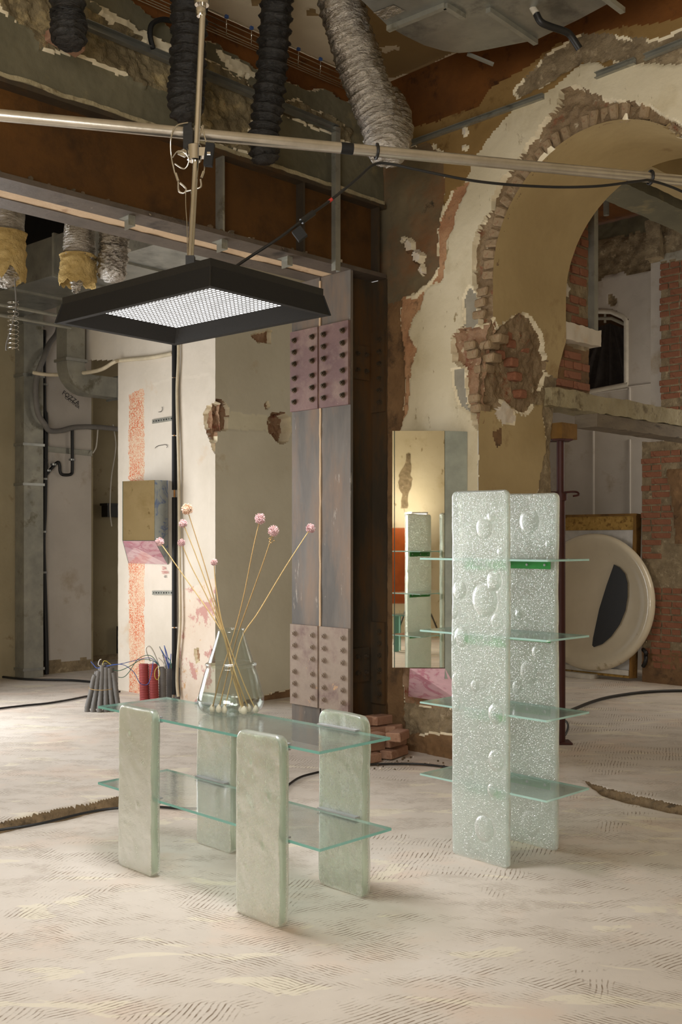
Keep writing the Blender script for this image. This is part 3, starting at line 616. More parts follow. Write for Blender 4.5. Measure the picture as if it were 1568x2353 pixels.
# panel mouldings of the back wall
for i, (x0, y0, x1, y1) in enumerate([(1366, 990, 1366, 1240), (1449, 1010, 1449, 1240), (1449, 888, 1449, 935), (1362, 905, 1445, 893), (1445, 889, 1500, 882), (1292, 980, 1292, 1240)]):
    b = MB(); b.tube([wb3(x0, y0, .012), wb3(x1, y1, .012)], .014, 6); o = b.build('trim_%d' % (i+1), ['grey_white_plaster'], None, smooth=60, origin='world'); struct(o)
# brick piers on the right
K2 = fl(1478, 1566)[:2]
P, S, ZZ = plane_grid(K2, SA, 0., .75, -.03, 2.56, .02)
relief('wall_brick_pier', P, np.broadcast_to(-B3, P.shape), ['mortar', 'brown_plaster'], [([(1530, 1080), (1600, 1080), (1600, 1260), (1552, 1250), (1545, 1150)], 1, .02, .02), ([(1470, 1500), (1600, 1500), (1600, 1600), (1470, 1600)], 1, .012, .02)], base=(0, 0, .008), seed=91, warp=4)
wp = bpy.data.objects['wall_brick_pier']
n3 = lay_bricks(wp, K2, SA, -B3, 0., .7, .16, 2.5, .215, .055, .017, 'brick', lambda x, y: x < 1620 and not (x > 1545 and 1080 < y < 1250) and not (1250 < y < 1330 and x > 1500) and not (1300 < y < 1345), .012, 7, mis=.06)
b = MB(); b.box(np.array([K2[0], K2[1], 1.28])+B3*.3, .02, .6, 2.56, S3, B3, EZ); o = b.build('pier_side', ['mortar'], wp)
sU = float(np.dot(vp(1520, 800, K2, SA)[:2]-K2, SA))
P, S, ZZ = plane_grid(K2, SA, sU, .8, 2.66, 5.3, .025)
relief('wall_brick_upper', P, np.broadcast_to(-B3, P.shape), ['mortar', 'grey_plaster', 'brown_plaster'], [([(1515, 470), (1620, 440), (1620, 590), (1515, 600)], 0, .03, .05), ([(1515, 590), (1620, 570), (1620, 596), (1515, 606)], 1, .02, .004)], base=(0, 0, .008), seed=95, warp=4)
wu = bpy.data.objects['wall_brick_upper']
n4 = lay_bricks(wu, K2, SA, -B3, sU, .75, 2.70, 4.48, .215, .055, .017, 'brick', lambda x, y: x < 1620, .012, 9, mis=.04)
print('pier bricks', n3, n4)
# white reveal strip and stone block beside the upper pier
b = MB(); b.box(vp(1508, 800, K2, SA)*[1, 1, 0]+B3*.12+EZ*3.5, .14, .2, 2.3, S3, B3, EZ); struct(b.build('wall_reveal_strip', ['grey_white_plaster'], None, origin='world'))
b = MB(); rough_box(b, vp(1512, 555, K2, SA)-B3*.02, .16, .2, .42, S3, B3, EZ, .03, .03, 4); o = b.build('broken_masonry', ['mortar'], wu, smooth=60)
# red ceiling of the back room and the soffit that crosses it
b = MB(); b.box((3.6, 10.9, 5.36), 7.4, 6.4, .06); struct(b.build('ceiling_back', ['primer_dark'] if 'primer_dark' in MATS else ['rust_paint'], None, origin='world'))
b = MB(); c = at(1500, 440, 9.4); rough_box(b, c, 3.0, .35, .32, B3, S3, EZ, .012, .06, 12); struct(b.build('trim_soffit', ['cement'], None, smooth=50, origin='world'))
b = MB(); c = at(1560, 400, 8.6); rough_box(b, c, 2.6, .22, .26, B3, S3, EZ, .008, .06, 13); struct(b.build('trim_soffit_upper', ['tan_plaster'], None, smooth=50, origin='world'))

# ------------------------------------------------------------------ the rest of the shell, out of the picture but in the mirrors
def slab(name, c, sx, sy, sz, mat):
    b = MB(); b.box(c, sx, sy, sz); return struct(b.build(name, [mat], None, origin='world'))
slab('wall_rear', (2.65, -1.95, 2.43), 5.3, .1, 4.86, 'cream'); slab('wall_rear_sill', (-1.35, -1.95, .5), 3.0, .1, 1.0, 'cream'); slab('wall_rear_head', (-1.35, -1.95, 4.4), 3.0, .1, .92, 'cream'); slab('wall_rear_end', (-3.6, -1.95, 2.43), 1.5, .1, 4.86, 'cream')
slab('wall_left', (-4.35, 2.4, 2.43), .1, 8.8, 4.86, 'cream'); slab('wall_left_head', (-4.35, 8.2, 4.0), .1, 2.8, 2.6, 'cream'); slab('wall_left_sill', (-4.35, 8.2, .25), .1, 2.8, .5, 'cream'); slab('wall_left_end', (-4.35, 11.6, 2.6), .1, 4.0, 5.3, 'dull_plaster')
slab('wall_right', (5.3, 5.8, 2.6), .1, 15.6, 5.3, 'cream')

# ------------------------------------------------------------------ glass materials
def cast_glass(name, body, tint, mix, rough, bs, spk):
    m, nt, b = new_mat(name); nt.nodes.remove(b); out = nt.nodes['Material Output']; co = coords(nt)
    v = _n(nt, 'ShaderNodeTexVoronoi'); v.inputs['Scale'].default_value = spk; nt.links.new(co, v.inputs['Vector'])
    v2 = _n(nt, 'ShaderNodeTexVoronoi'); v2.inputs['Scale'].default_value = spk*.42; nt.links.new(co, v2.inputs['Vector'])
    h = mixc(nt, .5, ramp(nt, v.outputs['Distance'], [(.0, BW(1)), (.36, BW(0))]), ramp(nt, v2.outputs['Distance'], [(.0, BW(1)), (.22, BW(.8)), (.30, BW(0))]))
    h = mixc(nt, .08, h, noise(nt, co, 18, 3))
    bp = _n(nt, 'ShaderNodeBump'); bp.inputs['Strength'].default_value = bs; bp.inputs['Distance'].default_value = .004; nt.links.new(h, bp.inputs['Height'])
    g = _n(nt, 'ShaderNodeBsdfPrincipled'); g.inputs['Base Color'].default_value = lin(tint); g.inputs['Transmission Weight'].default_value = 1; g.inputs['Roughness'].default_value = rough; g.inputs['IOR'].default_value = 1.35
    d = _n(nt, 'ShaderNodeBsdfPrincipled'); d.inputs['Subsurface Weight'].default_value = 1; d.inputs['Subsurface Radius'].default_value = (.035, .042, .04); d.inputs['Subsurface Scale'].default_value = 1; d.inputs['Roughness'].default_value = .32; d.inputs['IOR'].default_value = 1.5; d.inputs['Coat Weight'].default_value = .6; d.inputs['Coat Roughness'].default_value = .08
    cl = ramp(nt, noise(nt, co, 5, 5), [(.32, tuple(int(c*.93) for c in body)), (.66, body)]); nt.links.new(cl, d.inputs['Base Color'])
    tr = _n(nt, 'ShaderNodeBsdfTranslucent'); nt.links.new(cl, tr.inputs[0])
    for s_ in (g, d): nt.links.new(bp.outputs[0], s_.inputs['Normal'])
    nt.links.new(bp.outputs[0], d.inputs['Coat Normal'])
    m1 = _n(nt, 'ShaderNodeMixShader'); m1.inputs[0].default_value = .3; nt.links.new(d.outputs[0], m1.inputs[1]); nt.links.new(tr.outputs[0], m1.inputs[2])
    m2 = _n(nt, 'ShaderNodeMixShader'); m2.inputs[0].default_value = mix; nt.links.new(m1.outputs[0], m2.inputs[1]); nt.links.new(g.outputs[0], m2.inputs[2]); nt.links.new(m2.outputs[0], out.inputs[0])
cast_glass('cast_glass_pale', (222, 232, 226), (236, 246, 240), .58, .27, .8, 150)
cast_glass('cast_glass_green', (192, 202, 186), (218, 230, 214), .62, .3, .2, 130)
def sheet_glass(name, tint, frost, fcol, stretch, bs, rough=.03):
    m, nt, b = new_mat(name); nt.nodes.remove(b); out = nt.nodes['Material Output']; co = coords(nt, stretch, (0, 0, math.radians(45)))
    bp = _n(nt, 'ShaderNodeBump'); bp.inputs['Strength'].default_value = bs; bp.inputs['Distance'].default_value = .004; nt.links.new(noise(nt, co, 9, 3), bp.inputs['Height'])
    t = _n(nt, 'ShaderNodeBsdfTransparent'); t.inputs[0].default_value = lin(tint); g = _n(nt, 'ShaderNodeBsdfGlossy'); g.inputs['Roughness'].default_value = rough
    fr = _n(nt, 'ShaderNodeFresnel'); ge = _n(nt, 'ShaderNodeNewGeometry'); io = _n(nt, 'ShaderNodeMapRange'); io.inputs['To Min'].default_value = 1.5; io.inputs['To Max'].default_value = 1/1.5; nt.links.new(ge.outputs['Backfacing'], io.inputs['Value']); nt.links.new(io.outputs[0], fr.inputs[0])
    for s_ in (g, fr): nt.links.new(bp.outputs[0], s_.inputs['Normal'])
    dt = _n(nt, 'ShaderNodeBsdfTranslucent'); dt.inputs[0].default_value = lin(fcol); dd = _n(nt, 'ShaderNodeBsdfDiffuse'); dd.inputs[0].default_value = lin(fcol)
    m0 = _n(nt, 'ShaderNodeMixShader'); m0.inputs[0].default_value = .5; nt.links.new(dt.outputs[0], m0.inputs[1]); nt.links.new(dd.outputs[0], m0.inputs[2])
    m1 = _n(nt, 'ShaderNodeMixShader'); m1.inputs[0].default_value = frost; nt.links.new(t.outputs[0], m1.inputs[1]); nt.links.new(m0.outputs[0], m1.inputs[2])
    m2 = _n(nt, 'ShaderNodeMixShader'); nt.links.new(fr.outputs[0], m2.inputs[0]); nt.links.new(m1.outputs[0], m2.inputs[1]); nt.links.new(g.outputs[0], m2.inputs[2]); nt.links.new(m2.outputs[0], out.inputs[0])
sheet_glass('sheet_clear', (245, 249, 247), .09, (206, 212, 208), (1, 6, 1), .30)
sheet_glass('sheet_frost', (232, 241, 237), .19, (200, 214, 206), (1, 1, 1), .1, .12)
sheet_glass('vase_glass', (246, 248, 246), .015, (230, 236, 236), (1, 1, 1), .05, .01)
m, nt, b = new_mat('glass_edge_teal'); b.inputs['Base Color'].default_value = lin((126, 190, 180)); b.inputs['Roughness'].default_value = .15; b.inputs['Transmission Weight'].default_value = .35
m, nt, b = new_mat('glass_edge_pale'); b.inputs['Base Color'].default_value = lin((178, 214, 206)); b.inputs['Roughness'].default_value = .2; b.inputs['Transmission Weight'].default_value = .3
flat('aluminium', (190, 192, 194), .5, .7); flat('green_metal', (58, 158, 74), .4, 0.)
m, nt, b = new_mat('mirror'); b.inputs['Base Color'].default_value = lin((236, 232, 220)); b.inputs['Metallic'].default_value = 1; b.inputs['Roughness'].default_value = .015

def cast_slab(name, P0, d3, n3, w, h, T, parent, mat, seed, bub=(), rc=.035, wob=.004, nu=46, nv=110, rimr=.014, amp=.003, zb=0.):
    """upright slab of cast glass: soft rim, rounded corners, wavy outline, bubbles that stand proud of the face.  P0: lower left corner of its front face"""
    u = np.sin(np.linspace(-1, 1, nu)*math.pi/2); u = .65*u+.35*np.linspace(-1, 1, nu)
    v = (1-np.cos(np.linspace(0, 1, nv)*math.pi))/2; v = .35*v+.65*np.linspace(0, 1, nv)
    Z_ = v*h; hw = np.full(nv, w/2)
    for zc_, sg in ((h, -1), (0, 1)):
        r = rc if zc_ else rc*.6; dz = np.clip(1-np.abs(Z_-zc_)/r, 0, 1); hw = hw-r*(1-np.sqrt(np.clip(1-dz**2, 0, 1)))
    hl = hw+wob*fbm(Z_*5, Z_*0+1, 3, seed); hr = hw+wob*fbm(Z_*5, Z_*0+7, 3, seed+4)
    Ug, Vg = np.meshgrid(u, np.arange(nv), indexing='ij'); Zg = Z_[Vg]
    X = np.where(Ug < 0, Ug*hl[Vg], Ug*hr[Vg])
    dist = np.minimum(np.minimum(hl[Vg]+X, hr[Vg]-X), np.minimum(Zg+.006, h-Zg)); q = np.clip(dist/rimr, 0, 1)
    ht = T/2*np.sqrt(np.clip(1-(1-q)**2, 0, 1)); top = amp*fbm(X*3+5, Zg*0+2, 2, seed+8)
    lump = amp*fbm(X*16, Zg*16, 3, seed+2)*q
    bb = np.zeros_like(X)
    for (bx, bz, br, bh) in bub:
        rr_ = np.sqrt(((X-bx)/br)**2+((Zg-bz)/(br*1.12))**2)
        bb += bh*np.where(rr_ < 1, np.sqrt(np.clip(1-rr_**2, 0, 1))*1.0, 0)-bh*.25*np.exp(-((rr_-1.12)/.12)**2)
    c = np.asarray(P0)+d3*w/2+n3*(-T/2)+EZ*zb
    def surf(sg, bump_): return c+X[..., None]*d3+(Zg+top*(Zg/h)**6*4)[..., None]*EZ+(sg*(ht+lump+bump_*q))[..., None]*n3
    b = MB(); b.grid(surf(1, bb), 0, None, True); b.grid(surf(-1, bb*.3), 0, None, False)
    return b.build(name, [mat], parent, smooth=180, clean=True)

# ------------------------------------------------------------------ glass console table
TA = U(-1.012, 1); TB = U(1, 1.012); TA3 = np.array([TA[0], TA[1], 0]); TB3 = np.array([TB[0], TB[1], 0])
tab = thing('console_table', 'low two-tier glass table on four cast glass slab legs with a flower vase on it', 'table', (-.47, 4.56, 0))
LH, LW, LT = .748, .285, .045
ZT, ZL = .70, .335
legs = {'A': fl(352, 2018), 'B': fl(648, 2138), 'C': fl(534, 1964), 'D': fl(838, 2066)}
for i, (k, p) in enumerate(legs.items()):
    back = k in 'CD'; T_ = .04
    p = p.copy(); p0 = p+TA3*LW        # lower left corner of the visible face
    cast_slab('leg', p0, -TA3, -TB3, LW, LH+(.012 if k == 'D' else 0), LT, tab, 'cast_glass_green', 60+i, bub=[(-.05, .62, .012, .003), (.06, .5, .01, .003), (.02, .3, .014, .003), (-.08, .2, .01, .002)] if not back else (), rc=.05, amp=.0035, wob=.006)
def sheet(name, corners, T_, parent, mtop, medge):
    q = np.array(corners); b = MB(); n = len(q); v = np.vstack([q, q-EZ*T_])
    f = [tuple(range(n)), tuple(range(2*n-1, n-1, -1))]+[(i, n+i, n+(i+1) % n, (i+1) % n) for i in range(n)]
    b.add(v, f, [0, 0]+[1]*n); return b.build(name, [mtop, medge], parent)
def corner4(near, L, W, z): n = np.array([near[0], near[1], z]); return [n, n+TB3*W, n+TB3*W+TA3*L, n+TA3*L]
near = fl(733.7, 1727, ZT); top = sheet('tabletop', corner4(near, 1.54, .405, ZT), .011, tab, 'sheet_clear', 'glass_edge_teal')
near2 = fl(735.7, 1951, ZL); low = sheet('lower_shelf', corner4(near2, 1.54, .405, ZL), .011, tab, 'sheet_clear', 'glass_edge_teal')
for z in (ZT, ZL):
    for k, p in legs.items():
        c = p+TA3*LW/2+EZ*z; b = MB()
        if k in 'AB': o = c+TB3*(LT+.014); uy = TB3
        else: o = c-TB3*.014; uy = -TB3
        b.box(o+EZ*.004, .23, .028, .006, TA3, TB3, EZ); b.box(o-EZ*.018, .23, .028, .004, TA3, TB3, EZ); b.build('bracket', ['aluminium'], tab)

# ------------------------------------------------------------------ tall glass shelf unit
BA = U(-.9637, 1); BB = U(1, .9637); BA3 = np.array([BA[0], BA[1], 0]); BB3 = np.array([BB[0], BB[1], 0])
shf = thing('glass_shelf_unit', 'tall shelf unit of two bubbly cast glass panels with four glass shelves', 'shelf unit', (.79, 4.95, 0))
PW, PH, PT = .335, 1.737, .032
Fr, Gr = fl(1166.5, 1996.5), fl(1279, 1957)
def pbub(Pr, lst):
    out = []
    for x, y, r, hgt in lst:
        q = vp(x, y, Pr[:2], BA); out.append((PW/2-float(np.dot(q[:2]-Pr[:2], BA)), q[2], r*q[1]/FPX*1.05, hgt*.7))
    return out
rs = np.random.RandomState(5); small = [(rs.uniform(1034, 1158), rs.uniform(1140, 1960), rs.uniform(2, 4.5), .0016) for _ in range(120)]
big = [(1113, 1378, 31, .012), (1135, 1335, 18, .012), (1056, 1356, 17, .009), (1040, 1405, 14, .006), (1113, 1212, 20, .008), (1129, 1187, 10, .007), (1060, 1464, 18, .009), (1040, 1470, 11, .006), (1150, 1268, 8, .006), (1142, 1429, 15, .004), (1092, 1576, 11, .005), (1053, 1561, 15, .004), (1138, 1641, 18, .013), (1140, 1748, 20, .009), (1112, 1904, 24, .011), (1132, 1816, 13, .006), (1044, 1616, 16, .006), (1075, 1940, 10, .004), (1080, 1770, 9, .004)]
bigG = [(1216, 1197, 23, .010), (1236, 1499, 14, .006), (1216, 1543, 22, .005), (1192, 1411, 8, .008), (1189, 1578, 12, .005), (1220, 1892, 24, .006), (1256, 1848, 13, .005), (1262, 1250, 9, .004)]
grunge_b = pbub(Fr, big+small); 
pF = cast_slab('panel', Fr+BA3*PW, -BA3, -BB3, PW, PH, PT, shf, 'cast_glass_pale', 81, grunge_b, rc=.03, nu=90, nv=420, amp=.001, wob=.007, rimr=.012)
pG = cast_slab('panel', Gr+BA3*PW, -BA3, -BB3, PW, PH, PT, shf, 'cast_glass_pale', 85, pbub(Gr, bigG), rc=.03, nu=70, nv=300, amp=.001, wob=.006, rimr=.012)
gapB = float(np.dot((Gr-Fr)[:2], BB))-PT                    # clear width between the panels
scr = MB(); scr.lathe([(0, 0), (.007, 0), (.006, .004), (0, .005)], (0, 0, 0), 10); so = scr.build('screw', ['aluminium'], None, smooth=40, origin='world'); scr_me = so.data; bpy.data.objects.remove(so)
for z in (.345, .702, 1.059, 1.416):
    n = fl(1256.5, 1840, .345); n[2] = z; W = gapB-.006; L = .752
    q = [n, n+BB3*W, n+BB3*W+BA3*L, n+BA3*L]; sheet('shelf', q, .009, shf, 'sheet_frost', 'glass_edge_pale')
    for Pr, sg in ((Fr, 1), (Gr, -1)):
        c = np.array([Pr[0], Pr[1], 0])+BA3*PW*.5+EZ*(z-.009)
        face = c+BB3*(PT if sg > 0 else 0)
        b = MB(); b.box(face+BB3*sg*.003-EZ*.022, .27, .006, .044, BA3, BB3, EZ); b.box(face+BB3*sg*.015-EZ*.003, .27, .024, .006, BA3, BB3, EZ); br = b.build('bracket', ['green_metal'], shf)
        for s_ in (-.105, .0, .105): inst(scr_me, 'screw', br, frame(face+BB3*sg*.006+BA3*s_-EZ*.024, BA3, EZ, BB3*sg))

# ------------------------------------------------------------------ vase and dried flowers
VC = fl(531, 1640, ZT+.001)
prof_o = [(.0, 0), (.085, 0), (.118, .006), (.142, .026), (.153, .058), (.149, .09), (.137, .135), (.122, .19), (.113, .218), (.1185, .226), (.117, .234), (.106, .24), (.097, .265), (.082, .31), (.068, .355), (.0605, .383), (.063, .392)]
prof_i = [(r-.003 if r > .01 else 0, z+(.004 if z < .03 else 0)) for r, z in prof_o[::-1]]; prof_i[0] = (.060, .392)
def dense(pr, k=4):
    q = smooth_path([(r, z, 0) for r, z in pr], len(pr)*k); return [(max(0, a_), c_) for a_, c_, _ in q]
po, pi_ = dense(prof_o), dense(prof_i)
b = MB(); b.lathe(po+pi_, VC, 56, closed=True)
tag(b.build('glass_vase', ['vase_glass'], None, smooth=60, clean=True), 'clear bell-shaped glass vase holding dried flowers on the glass table', 'vase')
grunge('dry_stem', (186, 156, 104), (206, 178, 124), 12, bs=.3, vec=(1, 1, .2))
grunge('dry_stem_brown', (150, 120, 76), (172, 142, 94), 12, bs=.3, vec=(1, 1, .2))
def allium_mat(name, lo, hi):
    m, nt, b = new_mat(name); co = coords(nt); col_ = ramp(nt, noise(nt, co, 38, 5), [(.3, lo), (.52, hi), (.7, (226, 196, 186))]); nt.links.new(col_, b.inputs['Base Color']); b.inputs['Roughness'].default_value = .8; b.inputs['Subsurface Weight'].default_value = .1; b.inputs['Subsurface Radius'].default_value = (.01, .005, .005)
allium_mat('allium_mauve', (166, 122, 124), (212, 178, 178)); allium_mat('allium_tan', (176, 132, 104), (218, 182, 154))
flat('bulb_skin', (226, 212, 190), .6, 0, .3)
FL = [((430, 1170), 14.5, [(468, 1290), (495, 1385), (518, 1462), (540, 1545)], (562, 1638), 'allium_tan', .02, 'largest tan dried allium at the top of the vase bouquet, over the black wall pipe', 'dry_stem_brown'),
      ((421, 1203), 11, [(450, 1275), (490, 1385), (516, 1462), (538, 1550)], (555, 1634), 'allium_mauve', -.03, 'small pink dried allium just under the tan one, over the cream pipe', 'dry_stem'),
      ((367, 1245), 11, [(420, 1320), (480, 1405), (514, 1462), (545, 1560)], (572, 1640), 'allium_mauve', .03, 'pink dried allium leaning out farthest toward the blue and pink wall mirror', 'dry_stem'),
      ((417, 1247), 10, [(440, 1302), (475, 1370), (513, 1458), (536, 1560)], (560, 1645), 'allium_mauve', -.01, 'lowest of the three pink alliums stacked along the black wall pipe', 'dry_stem'),
      ((492, 1292), 9, [(496, 1345), (508, 1420), (523, 1470), (560, 1570)], (588, 1634), 'allium_mauve', .0, 'smallest pink dried allium on the shortest stem in the vase', 'dry_stem'),
      ((598, 1192), 14, [(582, 1260), (560, 1370), (538, 1455), (505, 1560)], (488, 1638), 'allium_mauve', .03, 'round pink dried allium on a tall curved stem before the bare pier', 'dry_stem_brown'),
      ((629, 1220), 14, [(606, 1290), (570, 1390), (546, 1460), (520, 1560)], (503, 1630), 'allium_mauve', -.02, 'tan-capped mauve dried allium with seed husks below its head', 'dry_stem_brown'),
      ((714, 1214), 12, [(655, 1305), (595, 1405), (556, 1466), (530, 1570)], (516, 1634), 'allium_mauve', .0, 'dried allium on the long stem bent toward the steel column', 'dry_stem')]
rs = np.random.RandomState(3)
for k, (hd, r, mids, bl, hm, dy, lab, sm_) in enumerate(FL):
    Yc = VC[1]; hp = at(hd[0], hd[1], Yc+dy*2.5); R_ = r*hp[1]/FPX*.93
    bp_ = at(bl[0], bl[1], Yc-.03+.06*(k % 3)/2); bp_[2] = max(bp_[2], ZT+.018)
    pts = [hp]+[at(x, y, Yc+dy*(2.5-.6*(i+1)) if i < 3 else Yc-dy*.8) for i, (x, y) in enumerate(mids)]+[bp_]
    t = thing('dried_flower', lab, 'flower', tuple(bp_), 'dried flowers in the vase')
    b = MB(); b.tube(smooth_path(pts, 44), np.linspace(.0022, .0034, 44), 7); b.build('stem', [sm_], t, smooth=60)
    b = MB(); dirs = rs.normal(size=(230, 3)); dirs /= np.linalg.norm(dirs, axis=1)[:, None]
    b.lathe([(0, -R_*.72), (R_*.5, -R_*.5), (R_*.7, 0), (R_*.5, R_*.5), (0, R_*.72)], hp, 12)
    for dvec in dirs:
        l = R_*rs.uniform(.82, 1.08); w_ = R_*.075; e1 = np.cross(dvec, EX+.1); e1 /= np.linalg.norm(e1); e2 = np.cross(dvec, e1); base = hp+dvec*R_*.55; mid = hp+dvec*l*.93; tip = hp+dvec*l*1.04
        b.add([base, mid+e1*w_, mid+e2*w_, mid-e1*w_, mid-e2*w_, tip], [(0, 2, 1), (0, 3, 2), (0, 4, 3), (0, 1, 4), (5, 1, 2), (5, 2, 3), (5, 3, 4), (5, 4, 1)])
    b.build('flower_head', [hm], t)
    if k == 6:
        b = MB()
        for i in range(9):
            c_ = pts[0]*.72+pts[1]*.28+rs.normal(size=3)*.012; b.lathe([(0, -.004), (.004, 0), (0, .004)], c_, 6)
        b.build('seed_husk', ['dry_stem_brown'], t)
    b = MB(); b.lathe([(0, -.016), (.010, -.012), (.0145, 0), (.010, .012), (.003, .022), (0, .024)], bp_, 12); b.build('bulb', ['bulb_skin'], t, smooth=60)

# ------------------------------------------------------------------ hanging lamp: square LED panel in a black skirt
LC = np.array([-.66, 4.52, 0.]); lz = 2.47; l1 = U(-.757, .66); l1 = np.array([l1[0], l1[1], 0]); l2 = np.array([-l1[1], l1[0], 0]); l2 = l2 if l2[1] > 0 else -l2
lamp = thing('led_panel_lamp', 'square black LED panel lamp with lit dot grid hanging over the glass table', 'lamp', tuple(LC+EZ*lz))
def ringq(h1, h2, z): return [LC+l1*sx*h1+l2*sy*h2+EZ*z for sx, sy in ((1, -1), (-1, -1), (-1, 1), (1, 1))]
H1, H2 = .515, .345
o0, o1, rim, inn = ringq(H1-.022, H2-.022, lz+.085), ringq(H1, H2, lz), ringq(H1-.03, H2-.03, lz+.001), ringq(.375, .235, lz+.052)
for i in range(4):
    j = (i+1) % 4; b = MB(); b.add([o0[i], o0[j], o1[j], o1[i], rim[i], rim[j], inn[i], inn[j]], [(0, 3, 2, 1), (3, 4, 5, 2), (4, 6, 7, 5)], [0, 1, 1]); b.build('skirt', ['black_matte', 'black_matte'], lamp)
    c0 = o1[i]; b = MB(); b.tube([o0[i], o1[i]], .004, 6); b.build('corner_seam', ['black_plastic'], lamp)
b = MB(); b.prism(ringq(H1-.022, H2-.022, lz+.085), EZ*.03); b.build('housing', ['black_plastic'], lamp)
m, nt, bs_ = new_mat('led_dots'); co = coords(nt, (1, 1, 1), (0, 0, -math.atan2(l1[1], l1[0])))
sp_ = _n(nt, 'ShaderNodeSeparateXYZ'); nt.links.new(co, sp_.inputs[0])
def mth(op, a_, b_=None):
    n_ = _n(nt, 'ShaderNodeMath', operation=op)
    for s_, v_ in zip(n_.inputs, (a_, b_)):
        if v_ is None: continue
        if isinstance(v_, (int, float)): s_.default_value = v_
        else: nt.links.new(v_, s_)
    return n_.outputs[0]
fx = mth('SUBTRACT', mth('FRACT', mth('MULTIPLY', sp_.outputs[0], 42.)), .5); fy = mth('SUBTRACT', mth('FRACT', mth('MULTIPLY', sp_.outputs[1], 42.)), .5)
rr2 = mth('ADD', mth('MULTIPLY', fx, fx), mth('MULTIPLY', fy, fy)); dot = mth('LESS_THAN', rr2, .075)
LED = 5.0
nt.links.new(mth('ADD', mth('MULTIPLY', dot, LED), .18), bs_.inputs['Emission Strength']); bs_.inputs['Emission Color'].default_value = (1, .985, .955, 1); bs_.inputs['Base Color'].default_value = lin((60, 62, 66))
b = MB(); b.add(ringq(.375, .235, lz+.052), [(0, 1, 2, 3)]); b.build('led_grid', ['led_dots'], lamp)
ll = bpy.data.lights.new('led_light', 'AREA'); ll.shape = 'RECTANGLE'; ll.size = .72; ll.size_y = .44; ll.energy = 28; ll.color = (.98, .99, 1); ll.spread = math.radians(150)
lo_ = bpy.data.objects.new('led_light', ll); COL.objects.link(lo_); lo_.parent = lamp; lo_.location = (0, 0, .046); lo_.rotation_euler = (0, 0, math.atan2(l1[1], l1[0]))

# ------------------------------------------------------------------ materials of the services
grunge('foil', (176, 171, 163), (206, 201, 193), 6, rough=.2, metal=1., bs=1., bsc=20, bd=.02, vec=(1, 1, 4))
grunge('duct_black', (36, 35, 34), (52, 50, 48), 12, rough=.42, bs=1., bsc=16, bd=.02, vec=(1, 1, 3))
grunge('tube_alu', (190, 184, 172), (216, 210, 200), 7, rough=.3, metal=.9, bs=.1, c3=(168, 156, 136), t3=.66, sc3=4)
grunge('wool', (190, 160, 98), (212, 184, 124), 14, rough=1, bs=1, bsc=34, bd=.03)
grunge('chrome', (206, 202, 194), (224, 220, 214), 6, rough=.18, metal=1., bs=0)
flat('wire_blue', (74, 106, 190), .5); flat('wire_yellow', (206, 186, 70), .5); flat('wire_green', (60, 120, 100), .5); flat('wire_white', (220, 214, 202), .5); flat('wire_grey', (120, 128, 128), .5)
flat('red_tape', (190, 50, 40), .5); flat('conduit_grey', (112, 108, 104), .7, 0, .4); flat('conduit_red', (164, 72, 70), .6, 0, .3); flat('clip_blue', (60, 90, 150), .5)
grunge('copper', (170, 120, 70), (190, 140, 84), 9, rough=.4, metal=.8)
def tube_thing(name, label, cat, pts, r, mat, n=40, seg=10, group=None, wob=None):
    b = MB(); b.tube(smooth_path(pts, n) if n else pts, r, seg, wob=wob); return tag(b.build(name, [mat], None, smooth=60), label, cat, group)
def part_tube(name, pts, r, mat, parent, n=24, seg=8):
    b = MB(); b.tube(smooth_path(pts, n) if n else pts, r, seg); return b.build(name, [mat], parent, smooth=60)

# ------------------------------------------------------------------ scaffold tube across the room, lamp pole, couplers
TZ = 3.22
def tp(x): y = 265+(x)*(415-265)/1568; return at(x, y, (TZ-EYE)*FPX/(HOR-y))
p0, p1 = tp(0), tp(1568); dT = (p1-p0)/np.linalg.norm(p1-p0)
e0 = p0-dT*((p0[0]+4.3)/dT[0]); e1 = p1+dT*((2.70-p1[0])/dT[0])
st = thing('scaffold_tube', 'long horizontal aluminium scaffold tube crossing the room under the flexible ducts', 'tube', tuple(tp(784)))
b = MB(); b.tube([e0, p0, tp(500), tp(1000), p1, e1], .0242, 24); b.build('tube', ['tube_alu'], st, smooth=60)
for xa, xb_ in ((783, 811),):
    b = MB(); b.tube([tp(xa), tp(xb_)], .0252, 24); b.build('tape_band', ['black_matte'], st, smooth=60)
for x in (866, 1495):
    c = tp(x); b = MB(); b.tube([c+(.031)*(math.cos(a_)*EZ+math.sin(a_)*np.cross(dT, EZ)) for a_ in np.linspace(0, 6.3, 20)], .006, 6, caps=False); b.build('cable_tie', ['black_plastic'], st, smooth=60)
PYd = tp(445)[1]-.055
pole = thing('lamp_pole', 'thin steel pole hanging down from the ceiling to the black lamp', 'pole', tuple(at(437, 590, PYd)))
pt0, pt1 = at(468, -40, PYd), at(438, 592, PYd)
ptop = pt0+(pt0-pt1)/(pt0-pt1)[2]*(CEIL-pt0[2]); 
b = MB(); b.tube([ptop, at(452, 330, PYd), pt1], .0135, 16); b.build('tube', ['chrome'], pole, smooth=60)
b = MB(); b.lathe([(.0, .0), (.03, .0), (.034, .03), (.024, .05), (.018, .08), (0, .085)], at(464, 12, PYd)-EZ*.0, 16); b.lathe([(.018, 0), (.022, .01), (.022, .03), (.016, .04)], at(462, 38, PYd), 14); b.build('swivel_joint', ['chrome'], pole, smooth=50)
cc = at(447, 352, PYd)
